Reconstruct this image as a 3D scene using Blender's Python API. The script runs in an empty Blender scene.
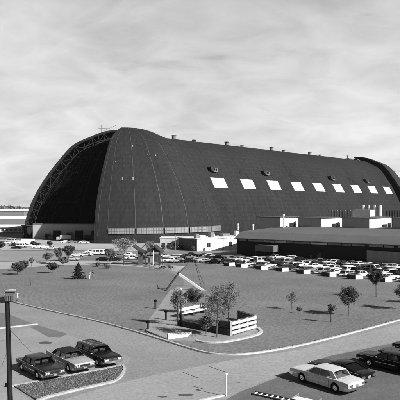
import bpy, bmesh, math, random
from mathutils import Vector, Matrix, noise
R = random.Random(7)
sc = bpy.context.scene
COL = sc.collection
F = 557.0; HC = 18.5; HZ = 207.0
rad = math.radians
PI = math.pi

# ------------------------------------------------------------------ terrain height and picture-to-ground
KN = [(-60,5.6),(40,5.5),(60,5.3),(80,4.7),(100,3.9),(130,2.7),(170,1.4),(230,.35),(265,0),(9000,0)]
def zsm(Y):
    def lin(y):
        if y <= KN[0][0]: return KN[0][1]
        for (a,za),(b,zb) in zip(KN,KN[1:]):
            if y <= b: return za+(zb-za)*(y-a)/(b-a)
        return 0.
    if Y > 290: return 0.
    return sum(lin(Y+d) for d in (-12,-6,0,6,12))/5
STEP = 4.0
def zg(Y):
    if Y > 300: return 0.
    k = math.floor(Y/STEP); a = k*STEP
    return zsm(a)+(zsm(a+STEP)-zsm(a))*(Y-a)/STEP
def G(px, py, lift=0.):
    lo, hi = 5., 8000.
    for _ in range(60):
        m = .5*(lo+hi)
        if HZ+F*(HC-zg(m)-lift)/m > py: lo = m
        else: hi = m
    Y = .5*(lo+hi)
    return ((px-200)/F*Y, Y)
def unit(a):
    l = math.hypot(*a); return (a[0]/l, a[1]/l)
AX = (.712,.702)      # along the great hangar
NX = (.702,-.712)     # across it, towards the right and the viewer

# ------------------------------------------------------------------ materials (all neutral: a black and white photograph)
def mat(name, v, rough=.8, spec=.3, var=0., scale=2., var2=0., scale2=.2, bump=0., metal=0., stretch=None, coord='Object', extra=None, detail=5.):
    m = bpy.data.materials.new(name); m.use_nodes = True
    nt = m.node_tree; N = nt.nodes; L = nt.links
    b = N['Principled BSDF']
    b.inputs['Base Color'].default_value = (v,v,v,1)
    b.inputs['Roughness'].default_value = rough
    b.inputs['Specular IOR Level'].default_value = spec
    b.inputs['Metallic'].default_value = metal
    if var or var2 or bump or extra:
        tc = N.new('ShaderNodeTexCoord'); src = tc.outputs[coord]
        mp = N.new('ShaderNodeMapping'); L.new(src, mp.inputs[0])
        if stretch: mp.inputs['Scale'].default_value = stretch
        cur = None
        def nz(s, amt, det):
            n = N.new('ShaderNodeTexNoise'); n.inputs['Scale'].default_value = s
            n.inputs['Detail'].default_value = det; n.inputs['Roughness'].default_value = .6
            L.new(mp.outputs[0], n.inputs['Vector'])
            r = N.new('ShaderNodeMapRange'); r.inputs[1].default_value=.25; r.inputs[2].default_value=.75
            r.inputs[3].default_value = 1-amt; r.inputs[4].default_value = 1+amt
            L.new(n.outputs[0], r.inputs[0]); return r.outputs[0], n
        n1 = None
        val = None
        if var: val, n1 = nz(scale, var, detail)
        if var2:
            v2, _ = nz(scale2, var2, 4)
            if val is None: val = v2
            else:
                mu = N.new('ShaderNodeMath'); mu.operation='MULTIPLY'; L.new(val, mu.inputs[0]); L.new(v2, mu.inputs[1]); val = mu.outputs[0]
        if extra: val = extra(nt, mp.outputs[0], val)
        if val is not None:
            mu = N.new('ShaderNodeMath'); mu.operation='MULTIPLY'; L.new(val, mu.inputs[0]); mu.inputs[1].default_value = v
            L.new(mu.outputs[0], b.inputs['Base Color'])
        if bump:
            if n1 is None: _, n1 = nz(scale, .1, 6)
            bp = N.new('ShaderNodeBump'); bp.inputs['Strength'].default_value = min(bump,1.); bp.inputs['Distance'].default_value=.05
            L.new(n1.outputs[0], bp.inputs['Height']); L.new(bp.outputs[0], b.inputs['Normal'])
    return m

def mulnode(nt, a, b):
    mu = nt.nodes.new('ShaderNodeMath'); mu.operation = 'MULTIPLY'
    if a is None: return b
    nt.links.new(a, mu.inputs[0]); nt.links.new(b, mu.inputs[1]); return mu.outputs[0]
def lawn_extra(nt, vec, val):
    N = nt.nodes; L = nt.links
    # faint curved mower tracks round two turning points, broken up by noise
    out = val
    for cx, cy, sp, amt in ((14,150,2.3,.09),(38,104,2.6,.09)):
        mp = N.new('ShaderNodeMapping'); mp.inputs['Location'].default_value = (-cx,-cy,0); L.new(vec, mp.inputs[0])
        w = N.new('ShaderNodeTexWave'); w.wave_type='RINGS'; w.rings_direction='Z'
        w.inputs['Scale'].default_value = 1/sp; w.inputs['Distortion'].default_value = 3.; w.inputs['Detail'].default_value=2.
        w.inputs['Detail Scale'].default_value=.15
        L.new(mp.outputs[0], w.inputs['Vector'])
        n = N.new('ShaderNodeTexNoise'); n.inputs['Scale'].default_value=.035; L.new(vec, n.inputs['Vector'])
        r0 = N.new('ShaderNodeMapRange'); r0.inputs[1].default_value=.45; r0.inputs[2].default_value=.62; L.new(n.outputs[0], r0.inputs[0])
        pw = N.new('ShaderNodeMath'); pw.operation='POWER'; L.new(w.outputs[1], pw.inputs[0]); pw.inputs[1].default_value=4
        m1 = mulnode(nt, pw.outputs[0], r0.outputs[0])
        r = N.new('ShaderNodeMapRange'); r.inputs[3].default_value = 1; r.inputs[4].default_value = 1+amt*1.8
        L.new(m1, r.inputs[0]); out = mulnode(nt, out, r.outputs[0])
    return out
def wave_extra(scale, amt, direction='X', power=6., dist=.3):
    def f(nt, vec, val):
        N = nt.nodes; L = nt.links
        w = N.new('ShaderNodeTexWave'); w.wave_type='BANDS'; w.bands_direction=direction
        w.inputs['Scale'].default_value=scale; w.inputs['Distortion'].default_value=dist
        L.new(vec, w.inputs['Vector'])
        pw = N.new('ShaderNodeMath'); pw.operation='POWER'; L.new(w.outputs[1], pw.inputs[0]); pw.inputs[1].default_value=power
        r = N.new('ShaderNodeMapRange'); r.inputs[3].default_value=1; r.inputs[4].default_value=1+amt
        L.new(pw.outputs[0], r.inputs[0]); return mulnode(nt, val, r.outputs[0])
    return f
def combo(*fs):
    def f(nt,vec,val):
        for g in fs: val=g(nt,vec,val)
        return val
    return f
M = {}
M['ground'] = mat('ground earth', .17, .95, .1, .15, .8, .25, .02)
M['lawn'] = mat('mown grass', .19, .95, .08, .36, 3.0, .16, .09, bump=.6, extra=lawn_extra, detail=8)
M['rough_grass'] = mat('coarse grass', .12, .95, .08, .38, 5., .15, .3, bump=1., detail=9)
M['far_grass'] = mat('airfield grass', .30, .95, .08, .1, .3, .2, .01)
M['road'] = mat('worn asphalt road', .275, .9, .2, .22, 5., .16, .12, bump=.3, detail=8)
M['road_light'] = mat('pale worn asphalt', .33, .9, .2, .22, 4., .15, .1, bump=.3, detail=8)
M['lot'] = mat('parking asphalt', .145, .9, .2, .25, 5., .22, .18, bump=.3, detail=8)
M['patch'] = mat('asphalt repair', .17, .9, .2, .12, 2.5, .1, .3)
M['lotfar'] = mat('factory parking asphalt', .22, .9, .2, .1, .6, .2, .06)
M['apron'] = mat('concrete apron', .42, .9, .2, .1, .3, .18, .03)
M['apron_dark'] = mat('dark apron asphalt', .10, .9, .2, .1, .3, .2, .04)
M['concrete'] = mat('concrete paving', .31, .85, .25, .18, 5., .10, .25, bump=.2, detail=8)
M['plaza'] = mat('plaza paving', .30, .85, .25, .14, 3., .2, .5)
M['path'] = mat('gravel path', .25, .9, .1, .2, 3., .2, .4)
M['wet'] = mat('darker worn asphalt', .255, .9, .2, .12, 2., .15, .2)
M['kerb'] = mat('kerb concrete', .50, .8, .3, .3, 2., .12, .3)
M['kerb_dark'] = mat('grimy kerb concrete', .45, .85, .2, .3, 1.2, .15, 4.)
M['crack'] = mat('tar seam', .10, .8, .2, .3, 2.)
M['stain'] = mat('oil stain', .09, .7, .3, .3, 2.)
M['hangar'] = mat('weathered dark hangar roofing', .023, .8, .15, .30, .8, .22, .03, bump=.2, stretch=(1,1,.25), detail=10, extra=combo(wave_extra(.5,.16,'Z',5,1.),wave_extra(.16,.22,'X',14,.15),wave_extra(.06,.12,'X',3,2.)))
M['hangar_door'] = mat('dark hangar door sheeting', .026, .75, .15, .30, .8, .22, .05, bump=.2, stretch=(1,1,.2), detail=10, extra=combo(wave_extra(.6,.16,'Z',5,1.),wave_extra(.2,.12,'Y',8,.4)))
M['seam'] = mat('door seam flashing', .058, .6, .4, .25, .6)
M['inside'] = mat('shade-dark hangar interior', .004, .95, .05)  # near-black lining: the interior's shade is put into its colour
M['truss'] = mat('dull truss steel', .032, .7, .3, .2, 1.)
M['truss_faint'] = mat('shaded truss steel', .014, .8, .2, .2, 1.)  # darker copy of the truss steel, interior shade put into its colour
M['skylight'] = mat('white skylight sheet', .92, .5, .4, .04, 1.)
M['winband'] = mat('dusty window glazing', .27, .5, .4, .08, .7)
M['dark'] = mat('dark metal', .03, .6, .4)
M['black'] = mat('black void', .006, .9, .1)
M['grey'] = mat('grey metal', .2, .6, .4, .1, 1.)
M['white'] = mat('white paint', .82, .6, .35, .05, 1., .05, .2)
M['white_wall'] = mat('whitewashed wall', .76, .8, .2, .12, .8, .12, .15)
M['offwhite'] = mat('dirty white wall', .55, .8, .2, .12, .5, .12, .1)
M['farwall'] = mat('grey far wall', .22, .8, .2, .05, .1)
M['weathered'] = mat('weathered pale paint', .58, .8, .2, .15, 1.5, .12, .5)
M['panelwall'] = mat('ribbed grey wall panels', .24, .8, .2, .08, .6, extra=wave_extra(.9,.2,'X',4,.1))
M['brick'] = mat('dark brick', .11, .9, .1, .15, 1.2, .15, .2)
M['brick_black'] = mat('dark glazed factory wall', .018, .7, .2, .25, .8)
M['facroof'] = mat('factory roof felt', .10, .85, .2, .08, .6, .15, .06, extra=None)
M['fascia'] = mat('factory fascia sheet', .145, .75, .2, .06, .5, .08, .08)
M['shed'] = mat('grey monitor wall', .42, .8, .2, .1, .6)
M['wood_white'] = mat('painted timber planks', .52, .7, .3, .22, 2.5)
M['wood_dark'] = mat('tarred timber and painted shade', .055, .8, .2, .3, 2.)  # also the painted shade on planter fronts and bed walls
M['pole'] = mat('creosoted pole', .022, .85, .15, .3, 3., stretch=(4,4,.4))
M['bark'] = mat('tree bark', .09, .9, .1, .3, 4.)
M['leaf_d'] = mat('dark leaves', .085, .6, .3, .3, 1.3)
M['leaf_m'] = mat('mid leaves', .17, .6, .3, .3, 1.3)
M['leaf_l'] = mat('pale leaves', .22, .6, .3, .3, 1.3)
M['needle'] = mat('pine needles', .05, .7, .2, .3, 2.)
M['glass'] = mat('dark car glass', .015, .06, .9)
def carglass():
    m=bpy.data.materials.new('tinted see-through glass'); m.use_nodes=True; nt=m.node_tree; n=nt.nodes; n.clear()
    o=n.new('ShaderNodeOutputMaterial'); mx=n.new('ShaderNodeMixShader'); t=n.new('ShaderNodeBsdfTransparent'); t.inputs[0].default_value=(.55,.55,.55,1)
    g=n.new('ShaderNodeBsdfGlossy'); g.inputs['Roughness'].default_value=.03; g.inputs[0].default_value=(.9,.9,.9,1); f=n.new('ShaderNodeFresnel'); f.inputs[0].default_value=1.7
    nt.links.new(f.outputs[0],mx.inputs[0]); nt.links.new(t.outputs[0],mx.inputs[1]); nt.links.new(g.outputs[0],mx.inputs[2]); nt.links.new(mx.outputs[0],o.inputs[0]); return m
M['glass_c']=carglass()
M['glass_b'] = mat('building glass', .03, .15, .7)
M['chrome'] = mat('chrome', .75, .18, .5, metal=1.)
M['tyre'] = mat('tyre rubber', .018, .9, .15)
M['lamp'] = mat('headlamp glass', .75, .2, .7)
M['tail'] = mat('tail lamp', .10, .3, .6)
M['trim'] = mat('black trim', .012, .6, .3)
M['interior'] = mat('car interior', .25, .8, .2)
M['skin'] = mat('skin', .35, .6, .3); M['cloth_w'] = mat('white cloth', .75, .9, .1); M['cloth_d'] = mat('dark cloth', .02, .9, .1)
M['hair'] = mat('dark hair', .02, .7, .2); M['cloth_g'] = mat('grey cloth', .2, .9, .1)
M['hill'] = mat('distant hill', .22, .95, .05, .2, .01)
M['wood'] = mat('haze-paled wood leaves', .17, .95, .05, .3, .02)  # lightened leaf colour with the haze of distance put into it
PAINT = {}
def paint(name, v, coat=.08):
    if name not in PAINT:
        m = mat('car paint '+name, v, .30, .16, .10, 1.5, .06, 14.)
        m.node_tree.nodes['Principled BSDF'].inputs['Coat Weight'].default_value = coat
        m.node_tree.nodes['Principled BSDF'].inputs['Coat Roughness'].default_value = .08
        PAINT[name] = m
    return PAINT[name]
for n,v in (('white',.80),('light grey',.5),('mid grey',.22),('dark',.018),('black',.007)): paint(n,v)

# ------------------------------------------------------------------ mesh helpers
class MB:
    def __init__(s): s.v=[]; s.f=[]; s.sm=[]
    def add(s, vs, fs, smooth=False):
        o=len(s.v); s.v += [tuple(v) for v in vs]; s.f += [tuple(i+o for i in f) for f in fs]; s.sm += [smooth]*len(fs); return s
    def box(s, x0,y0,z0,x1,y1,z1, T=None):
        vs=[Vector(p) for p in ((x0,y0,z0),(x1,y0,z0),(x1,y1,z0),(x0,y1,z0),(x0,y0,z1),(x1,y0,z1),(x1,y1,z1),(x0,y1,z1))]
        if T is not None: vs=[T@v for v in vs]
        return s.add(vs,[(0,3,2,1),(4,5,6,7),(0,1,5,4),(1,2,6,5),(2,3,7,6),(3,0,4,7)])
    def tube(s, pts, rs, n=8, cap=True):
        pts=[Vector(p) for p in pts]
        if not hasattr(rs,'__len__'): rs=[rs]*len(pts)
        rings=[]
        for i,p in enumerate(pts):
            d=(pts[min(i+1,len(pts)-1)]-pts[max(i-1,0)])
            if d.length<1e-9: d=Vector((0,0,1))
            d.normalize()
            u=d.cross(Vector((0,0,1)) if abs(d.z)<.9 else Vector((1,0,0))).normalized(); w=d.cross(u)
            rings.append([p+rs[i]*(math.cos(2*PI*k/n)*u+math.sin(2*PI*k/n)*w) for k in range(n)])
        vs=[v for r in rings for v in r]; fs=[]
        for i in range(len(pts)-1):
            for k in range(n):
                a=i*n+k; b=i*n+(k+1)%n; fs.append((a,b,b+n,a+n))
        s.add(vs,fs,True)
        if cap:
            s.add(rings[0],[tuple(range(n))]); s.add(rings[-1],[tuple(range(n))[::-1]])
        return s
    def bar(s, a, b, w, h=None):
        a=Vector(a); b=Vector(b); d=b-a; L=d.length
        if L<1e-6: return s
        h=w if h is None else h
        z=Vector((0,0,1)) if abs(d.normalized().z)<.95 else Vector((0,1,0))
        x=d.normalized(); y=z.cross(x).normalized(); zz=x.cross(y)
        vs=[]
        for e in (a,b):
            for sy,sz in ((-1,-1),(1,-1),(1,1),(-1,1)): vs.append(e+y*sy*w/2+zz*sz*h/2)
        return s.add(vs,[(0,3,2,1),(4,5,6,7),(0,1,5,4),(1,2,6,5),(2,3,7,6),(3,0,4,7)])
    def prism(s, poly, z0, z1, T=None):   # poly xy list
        n=len(poly); vs=[Vector((x,y,z0)) for x,y in poly]+[Vector((x,y,z1)) for x,y in poly]
        if T is not None: vs=[T@v for v in vs]
        fs=[tuple(range(n))[::-1], tuple(range(n,2*n))]+[(i,(i+1)%n,(i+1)%n+n,i+n) for i in range(n)]
        return s.add(vs,fs)
    def build(s, name, m, parent=None, bevel=0., solid=0., fix=False):
        me=bpy.data.meshes.new(name); me.from_pydata(s.v,[],s.f); me.update()
        for p,k in zip(me.polygons,s.sm): p.use_smooth=k
        me.materials.append(m)
        if fix:
            bm=bmesh.new(); bm.from_mesh(me); bmesh.ops.remove_doubles(bm,verts=bm.verts,dist=1e-4); bmesh.ops.recalc_face_normals(bm,faces=bm.faces); bm.to_mesh(me); bm.free()
        o=bpy.data.objects.new(name,me); COL.objects.link(o)
        if parent is not None: o.parent=parent
        if bevel:
            b=o.modifiers.new('bevel','BEVEL'); b.width=bevel; b.segments=2; b.limit_method='ANGLE'; b.angle_limit=rad(35)
        if solid:
            b=o.modifiers.new('solid','SOLIDIFY'); b.thickness=solid; b.offset=-1
        return o
def tag(o,label,cat,group=None):
    o['label']=label; o['category']=cat
    if group: o['group']=group
    return o
def empty(name, loc=(0,0,0), rz=0., label=None, cat=None, group=None):
    o=bpy.data.objects.new(name,None); COL.objects.link(o); o.location=loc; o.rotation_euler=(0,0,rz); o.empty_display_size=.3
    if label: tag(o,label,cat,group)
    return o
KIDS={}
def kids(o): return [c for c in bpy.data.objects if c.parent is o]
def copy_tree(o, parent=None, cache={}):
    c=o.copy(); COL.objects.link(c)
    if parent is not None: c.parent=parent
    key=o.name
    if key not in cache: cache[key]=[k.name for k in kids(o)]
    for k in cache[key]: copy_tree(bpy.data.objects[k], c)
    return c
def structure(o): o['kind']='structure'; return o

# ------------------------------------------------------------------ sheets laid on the ground
def sheet(name, poly, m, lift, kind='structure', skirt=0.):
    """a flat polygon cut at every terrain row and draped on it"""
    bm=bmesh.new(); vs=[bm.verts.new((x,y,0)) for x,y in poly]
    # ear clipping in plain code: robust for notched outlines
    idx=list(range(len(poly))); cr_=lambda a,b,c:(b[0]-a[0])*(c[1]-a[1])-(b[1]-a[1])*(c[0]-a[0])
    if sum(poly[i-1][0]*poly[i][1]-poly[i][0]*poly[i-1][1] for i in idx)<0: idx.reverse()
    while len(idx)>3:
        n=len(idx); done=False
        for k in range(n):
            i0,i1,i2=idx[k-1],idx[k],idx[(k+1)%n]; a,b,c=poly[i0],poly[i1],poly[i2]
            if cr_(a,b,c)<=1e-9: continue
            if any(cr_(a,b,poly[j])>=0 and cr_(b,c,poly[j])>=0 and cr_(c,a,poly[j])>=0 for j in idx if j not in (i0,i1,i2)): continue
            bm.faces.new((vs[i0],vs[i1],vs[i2])); idx.pop(k); done=True; break
        if not done:
            print('ear clipping stuck',name,len(idx)); idx.pop(min(range(n),key=lambda k:abs(cr_(poly[idx[k-1]],poly[idx[k]],poly[idx[(k+1)%n]]))))
    if len(idx)==3: bm.faces.new([vs[i] for i in idx])
    ys=[p[1] for p in poly]; y=math.ceil(min(ys)/STEP)*STEP
    while y<min(max(ys),301):
        bmesh.ops.bisect_plane(bm,geom=bm.verts[:]+bm.edges[:]+bm.faces[:],dist=1e-5,plane_co=(0,y,0),plane_no=(0,1,0)); y+=STEP
    if skirt:
        be=[e for e in bm.edges if len(e.link_faces)==1]
        ext=bmesh.ops.extrude_edge_only(bm,edges=be)['geom']; low={v for v in ext if isinstance(v,bmesh.types.BMVert)}
    else: low=set()
    bmesh.ops.recalc_face_normals(bm,faces=bm.faces)
    for f in bm.faces:
        if abs(f.normal.z)>.5 and f.normal.z<0: f.normal_flip()
    for v in bm.verts: v.co.z=zg(v.co.y)+lift-(skirt if v in low else 0)
    me=bpy.data.meshes.new(name); bm.to_mesh(me); bm.free(); me.materials.append(m)
    o=bpy.data.objects.new(name,me); COL.objects.link(o); o['kind']=kind; return o
def dens(pts):
    out=[]
    for a,b in zip(pts,pts[1:]):
        cuts=[0.]
        if abs(b[1]-a[1])>1e-6 and min(a[1],b[1])<300:
            lo,hi=sorted((a[1],b[1])); k=math.ceil(lo/STEP+1e-6)
            while k*STEP<min(hi,304):
                cuts.append((k*STEP-a[1])/(b[1]-a[1])); k+=1
        cuts.sort()
        out+=[(a[0]+(b[0]-a[0])*t,a[1]+(b[1]-a[1])*t) for t in cuts]
    out.append(pts[-1]); return out
def PG(pts, lift=0.): return [G(x,y,lift) for x,y in pts]
def smooth_line(pts, n=3):
    for _ in range(n):
        o=[pts[0]]
        for a,b in zip(pts,pts[1:]):
            o.append((.75*a[0]+.25*b[0],.75*a[1]+.25*b[1])); o.append((.25*a[0]+.75*b[0],.25*a[1]+.75*b[1]))
        o.append(pts[-1]); pts=o
    return pts
def kerb(name, pts, w, h, m, base=0., jit=0.):
    pts=dens(pts); mb=MB(); n=len(pts); prof=[]
    for i,p in enumerate(pts):
        a=pts[max(i-1,0)]; b=pts[min(i+1,n-1)]; d=unit((b[0]-a[0],b[1]-a[1])); nx=(-d[1],d[0]); z=zg(p[1])+base
        hh=h+jit*R.uniform(-1,1)
        prof.append([(p[0]-nx[0]*w/2,p[1]-nx[1]*w/2,z-.02),(p[0]-nx[0]*w/2,p[1]-nx[1]*w/2,z+hh),(p[0]+nx[0]*w/2,p[1]+nx[1]*w/2,z+hh),(p[0]+nx[0]*w/2,p[1]+nx[1]*w/2,z-.02)])
    mb.add([q for r in prof for q in r],[(i*4+k,i*4+k+1,i*4+4+k+1,i*4+4+k) for i in range(n-1) for k in range(3)])
    mb.add(prof[0],[(0,1,2,3)]); mb.add(prof[-1],[(3,2,1,0)])
    return structure(mb.build(name,m))
def strip_poly(pts, w):
    L=[];Rr=[]
    for i,p in enumerate(pts):
        a=pts[max(i-1,0)]; b=pts[min(i+1,len(pts)-1)]; d=unit((b[0]-a[0],b[1]-a[1]))
        L.append((p[0]-d[1]*w/2,p[1]+d[0]*w/2)); Rr.append((p[0]+d[1]*w/2,p[1]-d[0]*w/2))
    return L+Rr[::-1]

# base terrain
mb=MB()
ys=[-60+4*i for i in range(90)]+[310,360,450,600,900,1400,2200,3500,6000,9000]
xs=[-6000,-2500,-1000,-400,-150,-60,0,60,150,400,1000,2500,6000]
for j,y in enumerate(ys):
    for x in xs: mb.v.append((x,y,zg(y)))
w=len(xs)
for j in range(len(ys)-1):
    for i in range(w-1): mb.f.append((j*w+i,j*w+i+1,(j+1)*w+i+1,(j+1)*w+i)); mb.sm.append(False)
structure(mb.build('ground',M['ground']))

# the big road area, everything in front of the lawn
KL=[(-90,268),(0,298),(10,301.5),(50,311.3),(100,321.8),(150,336.2),(170,342.6),(190,349),(206,353.3),(220,355),(236,355.4),(252,354),(270,351.6),(300,346.3),(350,334),(400,320.5),(480,298)]
kl=smooth_line(PG(KL),2)
far=[(560,300),(600,360)]
road=PG([(-90,268.5)])+kl[1:]+[(70,60),(60,18),(-60,18),(-90,90)]
sheet('road',road,M['road'],.004)
# pale cross road
cr=PG([(60,401),(112,385),(150,376),(200,366),(226,361),(300,349.5),(400,324),(470,308),(500,330),(400,341),(345,352),(300,365),(280,375),(240,391),(222,401),(200,414),(40,414)])
sheet('cross_road',cr,M['road_light'],.008)
# concrete lot (left) 
cl=PG([(-60,345),(37,326.6),(68,334.8),(84,341),(132,358),(128,364),(60,378),(20,386),(-60,402)])
sheet('concrete_lot',cl,M['concrete'],.012)
sheet('asphalt_patch',PG([(30,327),(37,325.2),(68,334),(60,337.5),(48,337)]),M['patch'],.016)
sheet('asphalt_verge',PG([(-60,318),(0,312.5),(9,314.5),(36,325.2),(0,328.3),(-60,336)]),M['patch'],.016)
sheet('footpath',PG([(-60,396),(0,384.5),(9,386.5),(32,401),(40,414),(-60,414)]),M['concrete'],.018)
# right lot
rl=PG([(222,402),(240,392),(280,376.5),(300,366),(330,356),(345,353),(400,342),(500,326),(520,430),(215,430)])
sheet('parking_lot',rl,M['lot'],.012)
# grass island before the three cars
isl=PG([(14,386.5),(60,378.6),(100,371),(122,366),(124,369.5),(120,377),(114,381.5),(50,396.5),(37,401)])
sheet('grass_verge',isl,M['rough_grass'],.07,skirt=.07)
kerb('kerb',PG([(37,401.5),(50,397),(83,389),(114,382.2)]),.28,.13,M['kerb_dark'],jit=.012)
kerb('kerb',smooth_line(PG([(114,382.2),(121,377.5),(125,369.5),(123,365.8)]),2),.2,.12,M['kerb_dark'])
kerb('kerb',PG([(11,387),(60,378),(123,365.8)]),.22,.10,M['kerb'])
kerb('kerb',PG([(-60,337.5),(0,328.6),(37.5,324.6)]),.22,.12,M['kerb'])
kerb('kerb',PG([(190,404),(205,400.3),(226,395.6)]),.2,.11,M['kerb'])
# lawn with its kerb
lawn=kl+PG([(500,293),(400,282.5),(300,273),(225,266),(205,264.2),(190,264),(183,268),(176,273),(165,270.5),(150,268),(130,266.3),(110,265.2),(80,265),(50,266),(0,269.5),(-120,274)])
sheet('lawn',lawn,M['lawn'],.08)
kerb('kerb',kl,.22,.13,M['kerb'])
# mid road, lots, aprons
sheet('factory_lot',PG([(118,247),(236,250),(420,250),(620,262),(600,306),(500,294),(400,283.5),(300,274),(225,267),(200,264.8),(184,264),(165,262),(120,262)]),M['lotfar'],.004)
sheet('plaza_strip',PG([(-160,276),(-160,266),(0,262),(60,260.5),(110,260.5),(140,262.5),(170,266),(186,267),(183,268),(176,273),(165,270.5),(150,268),(130,266.3),(110,265.2),(80,265),(50,266),(0,269.5)]),M['apron'],.012)
sheet('paving',PG([(150,264),(170,265.3),(190,266.4),(184,268.4),(176,272.7),(165,270.3),(150,267.7)]),M['apron'],.022)
sheet('grass_strip',PG([(-200,262),(-200,252.5),(0,251.2),(60,250.8),(108,252),(100,255),(60,260),(0,261.5)]),M['far_grass'],.016)
sheet('apron_lot',PG([(-250,251.8),(-250,241),(0,239.8),(110,240.3),(236,241.5),(300,246),(236,250),(118,251),(60,250.2),(0,250.6)]),M['apron'],.020)
sheet('apron',PG([(-400,239.8),(-400,233),(40,232.6),(120,236),(300,239),(110,240),(0,239.3)]),M['apron_dark'],.006)
sheet('taxiway',PG([(-600,232.5),(-600,224),(30,224),(34,232.3)]),M['apron'],.010)
sheet('airfield_grass',PG([(-900,223.5),(-900,212),(900,212),(900,223.5)]),M['far_grass'],.004)
# painted and tarred marks
for nm,a,b,wd in (('tar_seam',(183,372.5),(198,378),.06),('tar_seam',(209,366.5),(226,372.5),.06),('tar_seam',(240,383),(236,382.2),.06),('tar_seam',(194,386.5),(203,389),.06),('tar_seam',(10,330),(31,352),.03),('tar_seam',(0,341),(7,340),.04),('tar_seam',(7,352),(2,366),.03)):
    p=[G(*a),G((a[0]*2+b[0])/3+.12,(a[1]*2+b[1])/3),G((a[0]+2*b[0])/3-.15,(a[1]+2*b[1])/3),G(*b)]
    sheet(nm,strip_poly(p,wd),M['crack'],.022)
def blob(name,cx,cy,rx,ry,m,lift,seed,n=22,amp=.25):
    rr=random.Random(seed); ph=[rr.uniform(0,6.28) for _ in range(4)]
    pts=[]
    for k in range(n):
        a=2*PI*k/n; f=1+amp*(.5*math.sin(2*a+ph[0])+.4*math.sin(3*a+ph[1])+.4*math.sin(5*a+ph[2]))
        pts.append((cx+rx*f*math.cos(a),cy+ry*f*math.sin(a)))
    return sheet(name,PG(pts),m,lift)
blob('oil_stain',186,395.3,7,1.4,M['stain'],.022,3)
blob('oil_stain',163,397,5,.6,M['stain'],.022,5)
blob('manhole_cover',45.4,343,6.8,1.3,M['stain'],.022,4,amp=.04)
def inside(p,poly):
    c=False; n=len(poly)
    for i in range(n):
        a=poly[i]; b=poly[i-1]
        if (a[1]>p[1])!=(b[1]>p[1]) and p[0]<(b[0]-a[0])*(p[1]-a[1])/(b[1]-a[1])+a[0]: c=not c
    return c
gr=random.Random(3); mb=MB()
def blade(x,y,h,z):
    a=gr.uniform(0,6.28); w=.022+.02*gr.random(); lx,ly=gr.uniform(-.06,.06),gr.uniform(-.06,.06)
    mb.add([(x-w*math.cos(a),y-w*math.sin(a),z),(x+w*math.cos(a),y+w*math.sin(a),z),(x+lx,y+ly,z+h)],[(0,1,2)])
bx=[p[0] for p in isl]; by=[p[1] for p in isl]; k=0
while k<7000:
    x=gr.uniform(min(bx),max(bx)); y=gr.uniform(min(by),max(by))
    if inside((x,y),isl):
        if noise.noise(Vector((x*.9,y*.9,0)))>-.25 or gr.random()<.3: blade(x,y,gr.uniform(.025,.075),zg(y)+.065)
        k+=1
# ragged grass along the lawn side of the long kerb
dk=dens(kl)
for a,b in zip(dk,dk[1:]):
    L_=math.dist(a,b); d=unit((b[0]-a[0],b[1]-a[1]))
    if a[1]>110 or a[0]>45 or a[0]<-40: continue
    for _ in range(int(L_*16)):
        t=gr.random(); o_=gr.uniform(.12,.45); x=a[0]+(b[0]-a[0])*t-d[1]*o_; y=a[1]+(b[1]-a[1])*t+d[0]*o_
        blade(x,y,gr.uniform(.05,.14),zg(y)+.07)
o=mb.build('grass_blades',M['lawn']); o['kind']='stuff'; tag(o,'coarse grass blades on the verge and along the lawn kerb','grass')

# ------------------------------------------------------------------ the hangar
P=Vector(((126.15-200)/F*342.,342.,0)); A3=Vector((AX[0],AX[1],0)); N3=Vector((NX[0],NX[1],0)); LEN=270.
PROF=[(60.8,0),(60.1,8.08),(57.5,18.2),(53.,28.3),(46.8,38.4),(40.4,47.),(32.0,56.56),(22.2,61.6),(15.,64.64),(8.6,66.15),(0,66.66)]
def cr_spline(pts,n):
    out=[]
    P_=[(pts[0][0],2*pts[0][1]-pts[1][1])]+list(pts)+[(-pts[-2][0],pts[-2][1])]
    for i in range(1,len(P_)-2):
        p0,p1,p2,p3=P_[i-1:i+3]
        for k in range(n):
            t=k/n
            out.append(tuple(.5*((2*p1[j])+(-p0[j]+p2[j])*t+(2*p0[j]-5*p1[j]+4*p2[j]-p3[j])*t*t+(-p0[j]+3*p1[j]-3*p2[j]+p3[j])*t**3) for j in (0,1)))
    out.append(pts[-1]); return out
PR=cr_spline(PROF,4)
hangar=empty('airship_hangar',P,math.atan2(AX[1],AX[0]),'enormous dark rounded airship hangar with its near doors half open','hangar')
HT=hangar.rotation_euler.to_matrix().to_4x4(); HI=Matrix.Translation(P)@HT; HIi=HI.inverted()
# local frame: x along the axis, -y towards the viewer's right (N), z up
def rb(z):
    zz=z/.943
    for (r0,z0),(r1,z1) in zip(PR,PR[1:]):
        if z0<=zz<=z1: return (r0+(r1-r0)*(zz-z0)/(z1-z0+1e-9))*.88
    return 0.
BP=[(r*.88,z*.943) for r,z in PR]
ring=[(-r,z) for r,z in BP]+[(r,z) for r,z in BP[::-1][1:]]   # y from N side (-) to far side (+)
def shell(ring,x0,x1,nx):
    mb=MB(); n=len(ring)
    for i in range(nx+1):
        x=x0+(x1-x0)*i/nx
        for y,z in ring: mb.v.append((x,y,z))
    for i in range(nx):
        for k in range(n-1): mb.f.append((i*n+k,i*n+k+1,(i+1)*n+k+1,(i+1)*n+k)); mb.sm.append(True)
    return mb
o=shell(ring,0,LEN,40).build('roof_shell',M['hangar'],hangar)
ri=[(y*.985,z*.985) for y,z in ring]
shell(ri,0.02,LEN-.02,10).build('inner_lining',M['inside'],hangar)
# end rims
for x in (0,LEN):
    mb=MB(); a=len(mb.v); mb.v+= [(x,y,z) for y,z in ring]+[(x,y,z) for y,z in ri]; n=len(ring)
    mb.f+=[(a+k,a+k+1,a+n+k+1,a+n+k) for k in range(n-1)]; mb.sm+=[False]*(n-1)
    mb.build('end_rim',M['seam'],hangar)
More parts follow.
